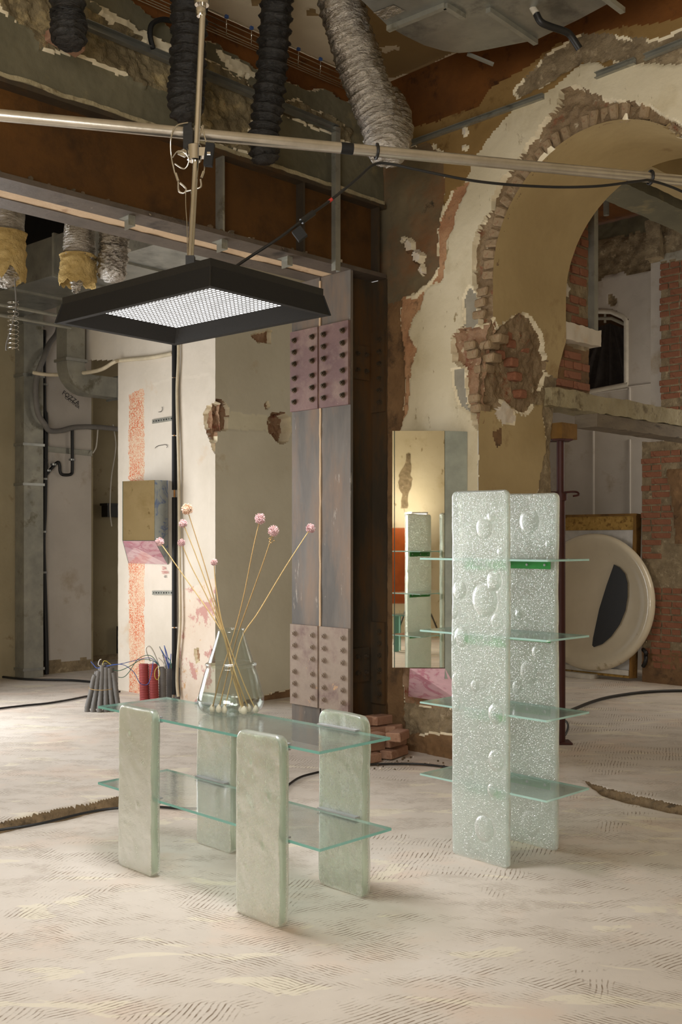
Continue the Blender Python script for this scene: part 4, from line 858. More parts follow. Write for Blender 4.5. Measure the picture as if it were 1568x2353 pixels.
b = MB(); b.lathe([(.024, -.035), (.03, -.03), (.03, .03), (.024, .035)], cc, 18); b.box(cc+EX*.04+EZ*.0, .05, .04, .035); b.lathe([(.02, 0), (.026, .006), (.026, .02), (.012, .03)], cc+EX*.05-EZ*.01, 14, axis=EX); b.lathe([(.012, 0), (.02, .01), (.006, .04)], cc-EX*.03, 12, axis=-EX); b.build('pipe_clamp', ['chrome'], pole, smooth=40)
b = MB(); b.box(at(434, 322, PYd+.02), .04, .05, .085); b.box(at(433, 300, PYd+.03), .035, .05, .05); b.build('hook_clamp', ['black_plastic'], pole)
b = MB(); b.box(at(481, 356, PYd-.01), .036, .03, .092, U(1, .1)[0]*EX-.12*EZ, EY, EZ+.12*EX); b.build('junction_box', ['black_matte'], pole)
lc = at(438, 603, PYd)
b = MB(); b.box(lc, .036, .036, .05); b.tube([lc+EX*.018, lc+EX*.062-EZ*.004], [.011, .009], 10); b.tube([lc-EZ*.025, lc-EZ*.055], .012, 10); b.build('spigot', ['black_plastic'], pole)
# lamp yoke from the pole to the housing
yk = MB(); top_ = lc-EZ*.05; hz = lz+.115
yk.tube([top_, np.array([top_[0], top_[1], hz+.012])], .014, 10); cen = LC+EZ*(hz+.012)
yk.tube([np.array([top_[0], top_[1], hz+.012]), cen], .012, 8); yk.box(cen-EZ*.006, .12, .12, .014, l1, l2, EZ); yk.build('yoke', ['black_plastic'], lamp)
sw = thing('safety_cable', 'looped steel safety cable with carabiners hanging beside the lamp pole', 'cable', tuple(at(420, 440, PYd)))
part_tube('cable', [at(432, 282, PYd), at(405, 290, PYd-.02), at(393, 320, PYd-.02), at(394, 360, PYd), at(402, 398, PYd)], .0035, 'chrome', sw)
part_tube('cable', [at(397, 362, PYd), at(408, 348, PYd-.02), at(424, 350, PYd-.03), at(434, 368, PYd-.02), at(424, 388, PYd-.01), at(402, 376, PYd)], .003, 'chrome', sw)
part_tube('cable', [at(463, 290, PYd), at(475, 335, PYd), at(471, 380, PYd), at(468, 398, PYd)], .003, 'chrome', sw)
part_tube('carabiner', [at(410, 418, PYd), at(411, 438, PYd), at(422, 444, PYd), at(428, 434, PYd), at(414, 420, PYd)], .0042, 'tube_alu', sw)
part_tube('carabiner', [at(461, 412, PYd), at(462, 428, PYd), at(452, 434, PYd), at(428, 440, PYd)], .0042, 'tube_alu', sw)
part_tube('ferrule', [at(404, 398, PYd), at(410, 416, PYd)], .006, 'chrome', sw, 6); part_tube('ferrule', [at(468, 394, PYd), at(463, 408, PYd)], .006, 'chrome', sw, 6)
part_tube('wire', [at(427, 440, PYd), at(427, 470, PYd), at(430, 520, PYd), at(431, 590, PYd)], .0018, 'chrome', sw)
pc_ = thing('power_cable', 'black power cable rising from the lamp to the scaffold tube', 'cable', tuple(at(600, 600, 4.4)))
Ylamp = LC[1]-.05
q = [at(505, 640, Ylamp-.2), at(560, 600, 4.33), at(640, 548, 4.36), at(700, 503, 4.4), at(760, 460, 4.44), at(820, 412, 4.47), at(860, 378, tp(860)[1]-.04), at(900, 377, tp(900)[1]-.04), at(960, 390, 4.55), at(1100, 417, 4.6), at(1250, 429, 4.68), at(1370, 428, 4.72), at(1470, 416, 4.78), at(1500, 416, 4.8), at(1568, 440, 4.85), at(1680, 500, 4.9)]
part_tube('sheath', q, .0062, 'black_plastic', pc_, 120, 8); part_tube('red_band', [at(756, 463, 4.44), at(764, 457, 4.44)], .0075, 'red_tape', pc_, 4); part_tube('plug', [at(693, 509, 4.39), at(722, 488, 4.41)], .013, 'black_plastic', pc_, 6)
b = MB(); b.box(at(689, 538, 4.40), .045, .03, .05, np.array([.8, 0, .6]), EY, np.array([-.6, 0, .8])); b.build('tag', ['black_matte'], pc_)

# ------------------------------------------------------------------ flexible ducts
def flex(name, label, pts, r0, r1, mat, rib, ribamp, crink, seed, endcrush=.6, seg=36, group=None):
    L = np.linalg.norm(np.diff(np.array(pts), axis=0), axis=1).sum(); n = int(L/.007); path = smooth_path(pts, n); s = np.linspace(0, L, n); rs_ = np.random.RandomState(seed)
    ph = (s/rib) % 1; base = np.linspace(r0, r1, n)+ribamp*(np.exp(-((ph-.5)/.16)**2)*1.3-.5)
    k = np.clip((s-(L-.10))/.10, 0, 1); base = base*(1-endcrush*k**2)
    def wob(i, ang): return crink*(fbm(s[i]*18+ang*0, np.cos(ang)*3+np.sin(ang)*5+7, 3, seed)+.6*fbm(s[i]*60+np.sin(ang)*4, ang*4, 2, seed+3))
    b = MB(); b.tube(path, base, seg, wob=wob)
    return tag(b.build(name, [mat], None, smooth=70), label, 'duct', group)
gd = 'black flexible ducts under the ceiling'
def top_of(x, y, Y): p = at(x, y, Y); q_ = p.copy(); q_[2] = CEIL-.01; return q_
flex('flexible_duct', 'short black flexible duct ending against the loose brick above the beam', [top_of(157, -20, 5.28), at(156, 0, 5.28), at(156, 50, 5.28), at(160, 102, 5.26)], .086, .084, 'duct_black', .052, .012, .010, 1, .3, group=gd)
flex('flexible_duct', 'black flexible duct hanging behind the lamp pole, its end bent shut', [top_of(437, -20, 5.85), at(436, 0, 5.85), at(432, 120, 5.85), at(430, 200, 5.83), at(428, 240, 5.80), at(440, 275, 5.80)], .102, .092, 'duct_black', .052, .014, .012, 2, .45, group=gd)
flex('flexible_duct', 'longest black flexible duct reaching down behind the scaffold tube', [top_of(640, -20, 6.2), at(637, 0, 6.2), at(628, 120, 6.25), at(616, 240, 6.28), at(607, 320, 6.28), at(611, 374, 6.28)], .096, .086, 'duct_black', .055, .014, .012, 3, .35, group=gd)
flex('foil_duct', 'thick crinkled silver foil duct hanging in the corner by the arch', [top_of(783, -20, 6.0), at(785, 0, 6.0), at(808, 90, 6.05), at(838, 180, 6.1), at(868, 260, 6.12), at(888, 320, 6.1), at(885, 356, 6.05)], .138, .130, 'foil', .045, .007, .012, 4, .3)

flex('foil_duct', 'bent foil duct end bulging out behind the thick silver foil duct', [at(872, 215, 6.75), at(900, 235, 6.7), at(915, 275, 6.65), at(914, 320, 6.6), at(900, 352, 6.55)], .085, .095, 'foil', .045, .007, .010, 6, .3)

# ------------------------------------------------------------------ sheet-metal duct under the ceiling
RZ = 4.40
def rz(x, y): return fl(x, y, RZ) if y < HOR else None
rd = thing('ceiling_duct', 'galvanised sheet metal duct with curved end fixed under the ceiling', 'duct', tuple(rz(1080, 40)))
poly = [rz(x, y) for x, y in [(770, -60), (892, 60), (930, 82), (975, 104), (1020, 117), (1055, 122), (1100, 118), (1150, 108), (1232, 92), (1330, 45), (1470, -30), (1560, -90)]]
b = MB(); b.prism(poly, EZ*(CEIL-RZ)); b.build('casing', ['galvanised'], rd)
for xa, ya, xb_, yb in ((892, 62, 1024, 8), (1122, 18, 1232, 93), (1024, 8, 1066, 34), (1380, -20, 1432, 20)):
    a_, c_ = rz(xa, ya)-EZ*.012, rz(xb_, yb)-EZ*.012; dv = (c_-a_)/np.linalg.norm(c_-a_)
    b = MB(); b.box((a_+c_)/2, np.linalg.norm(c_-a_), .03, .028, dv, np.cross(EZ, dv), EZ); b.build('flange', ['galvanised_dull'], rd)
b = MB(); b.add([rz(x, y)-EZ*.002 for x, y in ((858, 28), (905, 10), (932, 24), (885, 46))], [(0, 1, 2, 3)]); b.build('foil_tape', ['foil'], rd)
b = MB(); a_, c_ = at(1075, 124, 6.2), at(1134, 148, 6.2); dv = (c_-a_)/np.linalg.norm(c_-a_); b.box((a_+c_)/2, .17, .03, .012, dv, EY, np.cross(dv, EY)); tag(b.build('hanger_strip', ['galvanised_dull'], None), 'small perforated metal strip sticking out from behind the ceiling duct', 'bracket')
pv = thing('drain_pipe', 'thin pipe under the ceiling duct, white above and black below', 'pipe', tuple(at(1232, 30, 5.6)))
part_tube('white_pipe', [at(1196, -60, 5.7), at(1210, -10, 5.65), at(1233, 32, 5.6)], .018, 'white_pvc', pv, 20, 12)
part_tube('black_pipe', [at(1233, 32, 5.6), at(1243, 50, 5.6), at(1262, 60, 5.62), at(1298, 72, 5.66), at(1312, 82, 5.68), at(1332, 112, 5.7)], .019, 'black_plastic', pv, 30, 12)
b = MB()
# ------------------------------------------------------------------ metal profiles on the walls
def rail(name, label, a_, c_, nrm, hgt, dep, mat, group=None):
    dv = (c_-a_)/np.linalg.norm(c_-a_); L = np.linalg.norm(c_-a_); up = np.cross(nrm, dv); b = MB()
    b.box((a_+c_)/2+nrm*.004, L, .006, hgt, dv, nrm, up); b.box((a_+c_)/2+nrm*dep/2+up*hgt/2, L, dep, .004, dv, nrm, up); b.box((a_+c_)/2+nrm*dep/2-up*hgt/2, L, dep, .004, dv, nrm, up)
    return tag(b.build(name, [mat], None), label, 'rail', group)
wA = lambda x, y: vp(x, y, A0, SA)
rail('metal_rail', 'long metal rail on the arch wall starting beside the foil duct', wA(932, 336), wA(1252, 222), -B3, .03, .03, 'galvanised_dull')
rail('metal_rail', 'short stub of metal rail over the crown of the arch, beside a gap', wA(1372, 176), wA(1463, 141), -B3, .032, .03, 'galvanised_dull')
rail('metal_rail', 'metal rail over the arch running out past the painted frieze', wA(1484, 134), wA(1600, 88), -B3, .032, .03, 'galvanised_dull')
wB = lambda x, y: vp(x, y, WB-DA*.05, DB)
rail('metal_rail', 'grey metal channel running along the broken masonry above the beam', wB(192, 58), wB(772, 300), -A3, .045, .04, 'galvanised')
sx_ = vp(777, 450, C0-DA*.05, DB)
def stud(label, x0, y0, y1, P_, w_, mat):
    b = MB(); top_, bot = vp(x0, y0, P_, DB), vp(x0, y1, P_, DB); h_ = top_[2]-bot[2]; c_ = (top_+bot)/2
    b.box(c_, w_, .004, h_, B3, A3, EZ); b.box(c_+B3*w_/2+A3*.02, .004, .04, h_, B3, A3, EZ); b.box(c_-B3*w_/2+A3*.02, .004, .04, h_, B3, A3, EZ)
    return tag(b.build('metal_stud', [mat], None), label, 'stud')
stud('upright metal stud standing in front of the steel beam above the column', 777, 292, 622, C0-DA*.05, .045, 'galvanised_dull')
stud('short metal stud at the end of the steel beam by the dark plaster', 911, 480, 582, C0-DA*.01, .03, 'galvanised_dull')
for x, y, lab in ((292, 520, 'small angle bracket under the steel beam, next to the crumpled foil duct'), (505, 588, 'small angle bracket under the steel beam, just above the lamp by its pole'), (655, 622, 'small angle bracket under the steel beam, closest to the steel column')):
    p_ = vp(x, y, C0+DA*.1, DB); p_[2] = BEAM_Z-.001; b = MB(); b.box(p_, .11, .045, .004, A3, B3, EZ); b.box(p_+B3*.02-EZ*.03, .11, .004, .06, A3, B3, EZ); b.box(p_-A3*.05-EZ*.03, .004, .045, .06, A3, B3, EZ)
    tag(b.build('angle_bracket', ['galvanised_dull'], None), lab, 'bracket', 'angle brackets under the beam')
tr = thing('wire_tray', 'thin wire cable tray with blue clips along the rust-painted band', 'cable tray', tuple(vp(600, 90, WB-DA*.12, DB)))
for k, (yy, off) in enumerate([(25, .16), (40, .16), (54, .15), (63, .12), (69, .08), (75, .04)]):
    P_ = WB-DA*off; c_ = vp(491, yy, P_, DB); part_tube('wire', [c_-B3*.75, c_+B3*1.3], .0028, 'chrome', tr, 2, 6)
for k in range(9):
    s_ = -.5+k*.2; c_ = vp(491, 25, WB-DA*.16, DB)+B3*s_; c2 = vp(491, 69, WB-DA*.08, DB)+B3*s_
    part_tube('cross_wire', [c_, c_-EZ*.05, (c_+c2)/2-EZ*.05, c2], .0025, 'chrome', tr, 10, 6)
    b = MB(); b.box(c_, .022, .016, .018, B3, A3, EZ); b.build('clip', ['clip_blue'], tr)
b = MB(); pt = [vp(x, y, WB-DA*.08, DB) for x, y in ((395, 48), (372, 45), (350, 55), (345, 80), (352, 112))]; b.tube(smooth_path(pt, 20), .016, 6); tag(b.build('rubber_strap', ['black_matte'], None, smooth=50), 'black rubber strap hanging down beside the middle black duct', 'strap')
c_ = wB(140, 103)-A3*.05; me = brick_mesh('loose_roof_brick', .2, .06, .1, 'brick_loose', 77, .006, .006)
o = bpy.data.objects.new('loose_brick', me); COL.objects.link(o); o.matrix_world = frame(c_, B3, A3, EZ) @ Matrix.Rotation(.15, 4, 'Y'); tag(o, 'loose brick jutting from the masonry under the shortest black duct', 'brick')

# ------------------------------------------------------------------ wall mirrors with coloured glass sides
def marble(name, base, vein, sc, rot=(0, 0, 0)):
    m, nt, b = new_mat(name); co = coords(nt, (1, 1, 2.2), rot); f = noise(nt, co, sc, 6, .6, 1.2)
    nt.links.new(ramp(nt, f, [(.35, tuple(min(255, int(c*1.05)) for c in base)), (.52, base), (.62, vein), (.68, base)]), b.inputs['Base Color']); b.inputs['Roughness'].default_value = .12
marble('pink_glass', (216, 176, 186), (196, 128, 146), 6, (0, .5, 0)); marble('blue_glass', (182, 190, 190), (120, 142, 190), 4)
flat('grey_glass', (168, 174, 164), .12); m, nt, b = new_mat('mirror_edge'); b.inputs['Base Color'].default_value = lin((70, 84, 78)); b.inputs['Roughness'].default_value = .1
def plate(name, quad, th, nrm, mats, parent):
    q = np.array(quad); b = MB(); n = len(q); v = np.vstack([q, q-np.asarray(nrm)*th]); f = [tuple(range(n)), tuple(range(2*n-1, n-1, -1))]+[(i, n+i, n+(i+1) % n, (i+1) % n) for i in range(n)]
    b.add(v, f, [0]+[len(mats)-1]*(n+1)); return b.build(name, mats, parent)
m1 = thing('wall_mirror', 'tall mirror on the arch wall behind the shelf unit, pink glass at its foot', 'mirror', tuple(at(962, 1534, 6.98)))
YM = 6.98; rot = -.006
def m1p(x, y): p_ = at(x, y, YM); p_[1] += (p_[0]-.53)*rot; return p_
plate('mirror_face', [m1p(902, 990), m1p(902, 1534), m1p(1022, 1534), m1p(1022, 990)], .006, -EY, ['mirror', 'mirror_edge'], m1)
r0_, r1_ = m1p(1023, 990), m1p(1023, 1560); w0_ = wA(1075, 990)-B3*.004; w1_ = np.array([w0_[0], w0_[1], r1_[2]]); w0_[2] = r0_[2]
plate('side_panel', [r0_, r1_, w1_, w0_], .006, np.cross(w0_-r0_, EZ)/np.linalg.norm(np.cross(w0_-r0_, EZ)), ['grey_glass', 'mirror_edge'], m1)
l0_ = m1p(908, 990); l1_ = m1p(908, 1534); wl = A0+SA*(-.40)
plate('side_panel', [l0_, np.array([wl[0], wl[1], l0_[2]])-B3*.02, np.array([wl[0], wl[1], l1_[2]])-B3*.02, l1_], .006, EX, ['grey_glass', 'mirror_edge'], m1)
plate('pink_panel', [m1p(942, 1536), wA(945, 1599)-B3*.03, wA(1078, 1620)-B3*.03, m1p(1023, 1536)], .006, -EY, ['pink_glass', 'mirror_edge'], m1)
wP = lambda x, y, off=0.: vp(x, y, K1, DA)-B3*off
m2 = thing('wall_mirror', 'small mirror on the pier with a blue-veined side and pink glass below', 'mirror', tuple(at(320, 1243, 9.5)))
YM2 = 9.50
def m2p(x, y): p_ = at(x, y, YM2); p_[1] += (p_[0]+1.85)*.02; return p_
plate('mirror_face', [m2p(283, 1106), m2p(283, 1242), m2p(355, 1242), m2p(355, 1103)], .006, -EY, ['mirror', 'mirror_edge'], m2)
plate('side_panel', [m2p(355.5, 1103), m2p(355.5, 1242), wP(387, 1297, .004), wP(387, 1104, .004)], .006, np.array([-DB[0], -DB[1], 0])*0+S3, ['blue_glass', 'mirror_edge'], m2)
plate('pink_panel', [m2p(283, 1243), wP(297, 1294, .004), wP(386, 1297, .004), m2p(355, 1243)], .006, -EZ, ['pink_glass', 'mirror_edge'], m2)
plate('side_panel', [m2p(283, 1106), wP(297, 1106, .004), wP(297, 1294, .004), m2p(283, 1242)], .006, EX, ['blue_glass', 'mirror_edge'], m2)

# ------------------------------------------------------------------ loose bricks heaped by the column
BL = [brick_mesh('pile_brick_%d' % i, .19+.03*(i % 3), .062, .10, 'brick_loose', 40+i, .006, .006) for i in range(6)]
pile = [((843, 1742), .031, .2, 0, 'bottom brick of the heap beside the floor cable, half hidden by the table leg'), ((874, 1728), .031, .1, 0, 'brown brick lying flat in the bottom row of the heap'), ((906, 1728), .034, -.75, 0, 'brick turned outward at the foot of the heap by the wall'),
        ((852, 1713), .096, .1, .05, 'brick of the second row bearing the pale top bricks'), ((876, 1706), .096, .3, 0, 'brick standing in the second row between two tilted ones'), ((903, 1703), .098, -.6, .12, 'tilted brick resting on the outward-turned one'),
        ((892, 1677), .162, -.45, .14, 'long brick with pale mortar on top, lying tilted on the heap'), ((858, 1681), .160, .2, .0, 'brick of the third row tucked under the two top bricks'), ((841, 1657), .226, .15, .04, 'top brick with whitish mortar face at the summit of the heap'), ((872, 1654), .226, -.35, .08, 'chipped brick at the summit leaning on the steel column'), ((915, 1690), .16, -1.2, .1, 'brick set crosswise at the end of the heap against the masonry'), ((846, 1697), .155, .25, 0, 'brick in the middle of the heap over the second row')]
for k, ((x, y), z, a_, tl, lab) in enumerate(pile):
    c_ = fl(x, y, z); o = bpy.data.objects.new('loose_brick', BL[k % 6]); COL.objects.link(o)
    o.matrix_world = frame(c_, A3, B3, EZ) @ Matrix.Rotation(a_*.35+(0 if k in (6,) else math.pi/2), 4, 'Z') @ Matrix.Rotation(tl*(1 if k == 6 else .4), 4, 'Y'); tag(o, lab, 'brick', 'loose bricks heaped by the column')
rr = random.Random(21)
for k in range(26):
    x = rr.uniform(838, 1020); y = rr.uniform(1738, 1768); r = rr.uniform(.004, .012); c_ = fl(x, y, r*.4); o = bpy.data.objects.new('rubble_chip', crumb[k % 5]); COL.objects.link(o); o.matrix_world = frame(c_, EX, EY, EZ) @ Matrix.Scale(r, 4); tag(o, 'small chip of rubble on the floor beside the brick heap', 'rubble', 'rubble chips by the brick heap')

# ------------------------------------------------------------------ cables on the floor
def floor_cable(label, pts, r, mat='black_plastic', n=80, z=None):
    return tube_thing('floor_cable', label, 'cable', [fl(x, y, r+.002) for x, y in pts], r, mat, n, 8)
floor_cable('black cable from the floor channel passing under the glass table to the shelf unit', [(-40, 1915), (0, 1907), (90, 1893), (200, 1867), (270, 1857), (355, 1854), (440, 1858), (560, 1850), (640, 1824), (665, 1802), (690, 1786), (725, 1776), (780, 1764), (840, 1757), (940, 1755), (1000, 1759), (1060, 1768)], .0075)
floor_cable('black cable on the floor leading to the bundle of grey conduits', [(-40, 1634), (0, 1628), (60, 1621), (110, 1616), (165, 1607), (200, 1600), (240, 1594), (276, 1589)], .010)
floor_cable('pair of black cables crossing the floor in front of the tall sheet metal duct', [(-40, 1556), (0, 1555), (50, 1560), (100, 1562), (160, 1563), (215, 1567), (272, 1571)], .012)
floor_cable('double black cable curving over the floor behind the shelf unit', [(1290, 1640), (1320, 1629), (1360, 1613), (1400, 1602), (1450, 1594), (1500, 1589), (1568, 1587), (1640, 1590)], .014)
q = [fl(1250, 1690, .01), fl(1275, 1697, .01), fl(1298, 1690, .03), fl(1306, 1668, .06), fl(1298, 1655, .04), fl(1280, 1650, .012), fl(1240, 1650, .012)]
tube_thing('floor_cable', 'short loop of black cable bulging out beside the shelf unit', 'cable', q, .009, 'black_plastic', 40, 8)

# ------------------------------------------------------------------ conduits sticking out of the floor
rs = np.random.RandomState(8); gB = 'grey conduits of the tied bundle'
bb_ = fl(233, 1632)
for k in range(11):
    fx_ = k/10; lay = k % 2; bx = 201+fx_*70; byy = 1636-(8 if lay else 0)-4*abs(fx_-.4); tx = 219+fx_*42; ty = 1530+rs.uniform(-6, 14)+(10 if k in (0, 10) else 0)
    p_ = fl(bx, byy); Yt = bb_[1]+.07*lay+.02; mid = at(209+fx_*58, 1592, Yt-.02*(1-lay)); up_ = at(214+fx_*50, 1566, Yt); tp_ = at(tx, ty, Yt)
    b = MB(); path = smooth_path([p_-EZ*.02, p_+EZ*.04, mid, up_, tp_], 34); b.tube(path, .0235+.0012*np.sin(np.arange(34)*2.2), 12); tag(b.build('grey_conduit', ['conduit_grey'], None, smooth=60), 'grey corrugated conduit in the bundle tied together on the floor by the pier', 'conduit', gB)
ring = [at(232+28*math.cos(a_), 1580+6*math.sin(a_), bb_[1]+.03-.09*math.sin(a_)) for a_ in np.linspace(0, 2*math.pi, 22)]
b = MB(); b.tube(ring, .003, 6, caps=False); tag(b.build('tie_wire', ['dry_stem_brown'], None, smooth=60), 'thin wire tied round the grey conduit bundle', 'wire')
def wire(label, pts, mat, r=.0032, group=None): return tube_thing('wire', label, 'wire', pts, r, mat, 24, 6, group)
Yb = bb_[1]+.03; Yr = 9.55
wire('blue wire arching from the grey conduits to the red corrugated hoses', [at(246, 1531, Yb), at(262, 1527, Yb), at(285, 1528, 9.2), at(308, 1545, 9.35), at(322, 1570, 9.4), at(340, 1572, 9.45), at(349, 1545, 9.5), at(352, 1520, Yr)], 'wire_blue')
wire('blue wire spanning straight from the conduit bundle to the grey hoses', [at(240, 1531, Yb), at(275, 1526, 9.2), at(310, 1518, 9.35), at(345, 1512, 9.5), at(366, 1530, Yr)], 'wire_blue')
wire('green wire looping low from the conduit bundle past the red hoses', [at(255, 1538, Yb), at(275, 1541, 9.2), at(300, 1530, 9.3), at(325, 1516, 9.45), at(350, 1518, 9.5), at(366, 1530, Yr)], 'wire_green')
wire('green wire hanging in a hook between conduits and hoses', [at(272, 1556, 9.2), at(284, 1556, 9.2), at(296, 1545, 9.25), at(318, 1514, 9.4), at(345, 1506, 9.5), at(364, 1526, Yr)], 'wire_green')
wire('yellow wire coiled at the top of the conduit bundle', [at(236, 1530, Yb), at(238, 1520, Yb), at(244, 1519, Yb), at(251, 1524, Yb), at(256, 1528, Yb)], 'wire_yellow')
wire('white wire end with a connector above the conduit bundle', [at(232, 1531, Yb), at(226, 1527, Yb), at(229, 1517, Yb), at(233, 1515, Yb)], 'wire_white', .004)
wire('blue wire with white tip leaning off the conduit bundle', [at(236, 1532, Yb), at(223, 1535, Yb), at(214, 1526, Yb), at(209, 1520, Yb)], 'wire_blue', .0036)
wire('yellow wire loop hanging over the red corrugated hose', [at(364, 1531, Yr-.08), at(357, 1540, Yr-.09), at(356, 1555, Yr-.1), at(362, 1562, Yr-.1), at(367, 1550, Yr-.1), at(366, 1538, Yr-.08)], 'wire_yellow')
for k, (x, nm, lab) in enumerate([(333, 'conduit_red', 'red corrugated hose standing open beside the orange-speckled stripe'), (355, 'conduit_red', 'red corrugated hose with a blue wire hanging over it')]):
    p_ = fl(x, 1612); Lh = .37; b = MB(); n_ = 96; zz = np.linspace(0, Lh, n_); b.tube([p_+EZ*(z-.02)+A3*.02*(z/Lh) for z in zz], .0445+.0035*np.sin(zz/.0155*2*math.pi), 22, caps=False)
    b.tube([p_+EZ*(z-.02)+A3*.02*(z/Lh) for z in zz[::-8]], .038, 22, caps=False); tag(b.build('red_hose', [nm], None, smooth=60), lab, 'hose', 'red corrugated hoses')
for k, (x, yb_, lab, ht) in enumerate([(374, 1611, 'short dark grey hose stub beside the red hoses', .34), (391, 1606, 'dark grey ribbed hose full of cut wires', .36), (407, 1610, 'dark grey hose against the plaster rubble of the pier', .33)]):
    p_ = fl(x, yb_); n_ = 60; zz = np.linspace(0, ht, n_); b = MB(); b.tube([p_+EZ*(z-.02) for z in zz], .034+.0015*np.sin(zz/.008*math.pi), 18); tag(b.build('grey_hose', ['conduit_grey'], None, smooth=60), lab, 'hose', 'grey hoses by the pier')
wm = ['wire_blue', 'wire_white', 'wire_white', 'wire_grey', 'wire_green', 'red_tape', 'wire_blue', 'wire_grey', 'wire_white', 'wire_blue']
for k in range(12):
    x0 = 376+rs.uniform(0, 20); x1 = x0+rs.uniform(-18, 14); y1 = 1478+rs.uniform(0, 34); Yw = 9.63+rs.uniform(-.03, .03)
    wire('short cut %s wire sticking up from the dark grey hoses by the pier' % {'wire_blue': 'blue', 'wire_white': 'white', 'wire_grey': 'grey', 'wire_green': 'green', 'red_tape': 'red'}[wm[k % 10]], [at(x0, 1536, Yw), at((x0+x1)/2+2, (1532+y1)/2, Yw), at(x1, y1, Yw)], wm[k % 10], .004, 'cut wires in the grey hoses')
wire('thick cream cable bent in an arch over the red hoses', [at(366, 1532, 9.6), at(356, 1505, 9.6), at(346, 1487, 9.6), at(338, 1486, 9.6), at(336, 1496, 9.6), at(345, 1520, 9.62)], 'wire_white', .008)

# ------------------------------------------------------------------ pipes and rails on the pier
bp2 = thing('insulated_pipe', 'black foam-insulated pipe running up the pier with a bare copper gap', 'pipe', tuple(wP(408, 1605, .03)*[1, 1, 0]))
for i, (ya, yb_) in enumerate([(700, 868), (870, 1000), (1003, 1126), (1143, 1440), (1443, 1595)]):
    part_tube('foam_sleeve', [wP(408, ya, .035), wP(408, (ya+yb_)/2, .035), wP(408, yb_, .035)], .0235, 'black_matte', bp2, 8, 14)
part_tube('copper_pipe', [wP(408, 690, .035), wP(408, 1600, .035)], .009, 'copper', bp2, 2, 10)
tube_thing('cream_conduit', 'cream painted conduit snaking up the pier beside the black pipe', 'pipe', [wP(x, y, .03) for x, y in ((416, 700), (416, 820), (413, 900), (415, 1000), (417, 1080), (418, 1200), (420, 1350), (420, 1440), (414, 1520), (413, 1570), (416, 1600))], .014, 'cream_pipe', 60, 10)
tube_thing('cream_conduit', 'cream conduit crossing the top of the pier toward the sheet metal elbow', 'pipe', [at(76, 856, 10.9), at(100, 860, 10.9), at(135, 861, 10.9), at(200, 856, 10.7), at(235, 848, 10.45), at(262, 832, 10.3), wP(285, 829, .03), wP(350, 823, .03), wP(404, 813, .03)], .02, 'cream_pipe', 60, 10)
def perf_rail(label, ya, yb_):
    t = thing('perforated_rail', label, 'rail', tuple(wP(376, (ya+yb_)/2)))
    a_, c_ = wP(352, ya, .006), wP(402, yb_, .006); dv = (c_-a_)/np.linalg.norm(c_-a_); b = MB(); b.box((a_+c_)/2, np.linalg.norm(c_-a_), .012, .04, dv, B3, np.cross(dv, B3)*np.sign(np.cross(dv, B3)[2])); b.build('strip', ['galvanised_dull'], t)
    for k in range(8):
        p_ = a_+(c_-a_)*(k+.7)/8.6-B3*.0065; b = MB(); b.box(p_, .02 if k % 3 else .012, .002, .012, dv, B3, EZ); b.build('slot', ['black_matte'], t)
perf_rail('slotted metal rail on the pier above the small mirror, by the black pipe', 969, 961); perf_rail('slotted metal rail on the pier below the red handwriting', 1362, 1362)
for lab, pts in (('bent wire hook on the pier over the slotted rail', [(366, 947), (372, 946), (375, 940), (374, 935)]), ('wire hook and nail on the pier between the slotted rails', [(358, 1030), (364, 1025), (380, 1022), (386, 1024), (385, 1029)])):
    tube_thing('wire_hook', lab, 'hook', [wP(x, y, .008) for x, y in pts], .0025, 'black_matte', 16, 6)
def text(s, org, ux, uz, size, mat, parent, rot=0.):
    cu = bpy.data.curves.new('t', 'FONT'); cu.body = s; cu.size = 1; ob = bpy.data.objects.new('t', cu); COL.objects.link(ob); dg = bpy.context.evaluated_depsgraph_get(); me = bpy.data.meshes.new_from_object(ob.evaluated_get(dg)); bpy.data.objects.remove(ob)
    u_ = ux*math.cos(rot)+uz*math.sin(rot); w_ = uz*math.cos(rot)-ux*math.sin(rot); n_ = np.cross(u_, w_)
    co_ = np.array([v.co[:] for v in me.vertices])*size; P_ = org+co_[:, :1]*u_+co_[:, 1:2]*w_
    b = MB(); b.add(P_, [tuple(p_.vertices) for p_ in me.polygons]); return b.build('lettering', [mat], parent)
flat('marker_red', (190, 90, 90), .8); flat('marker_black', (52, 48, 46), .8)
pier = bpy.data.objects['wall_pier']
text('DA', wP(374, 1309, .006), -A3, EZ, .045, 'marker_red', pier, .02); text('TERRA', wP(372, 1319, .006), -A3, EZ, .040, 'marker_red', pier, .06); text('4X', wP(378, 1328, .006), -A3, EZ, .038, 'rubber_grey' if False else 'marker_black', pier, .1)
wL = lambda x, y, off=0.: vp(x, y, L0, DB)-A3*off
blw = bpy.data.objects['wall_back_left']
text('FOZZA', wL(141, 905, .008), B3, EZ, .075, 'marker_black', blw, -.5); text('CATANIA', wL(147, 914, .008), B3, EZ, .05, 'marker_black', blw, -.55)

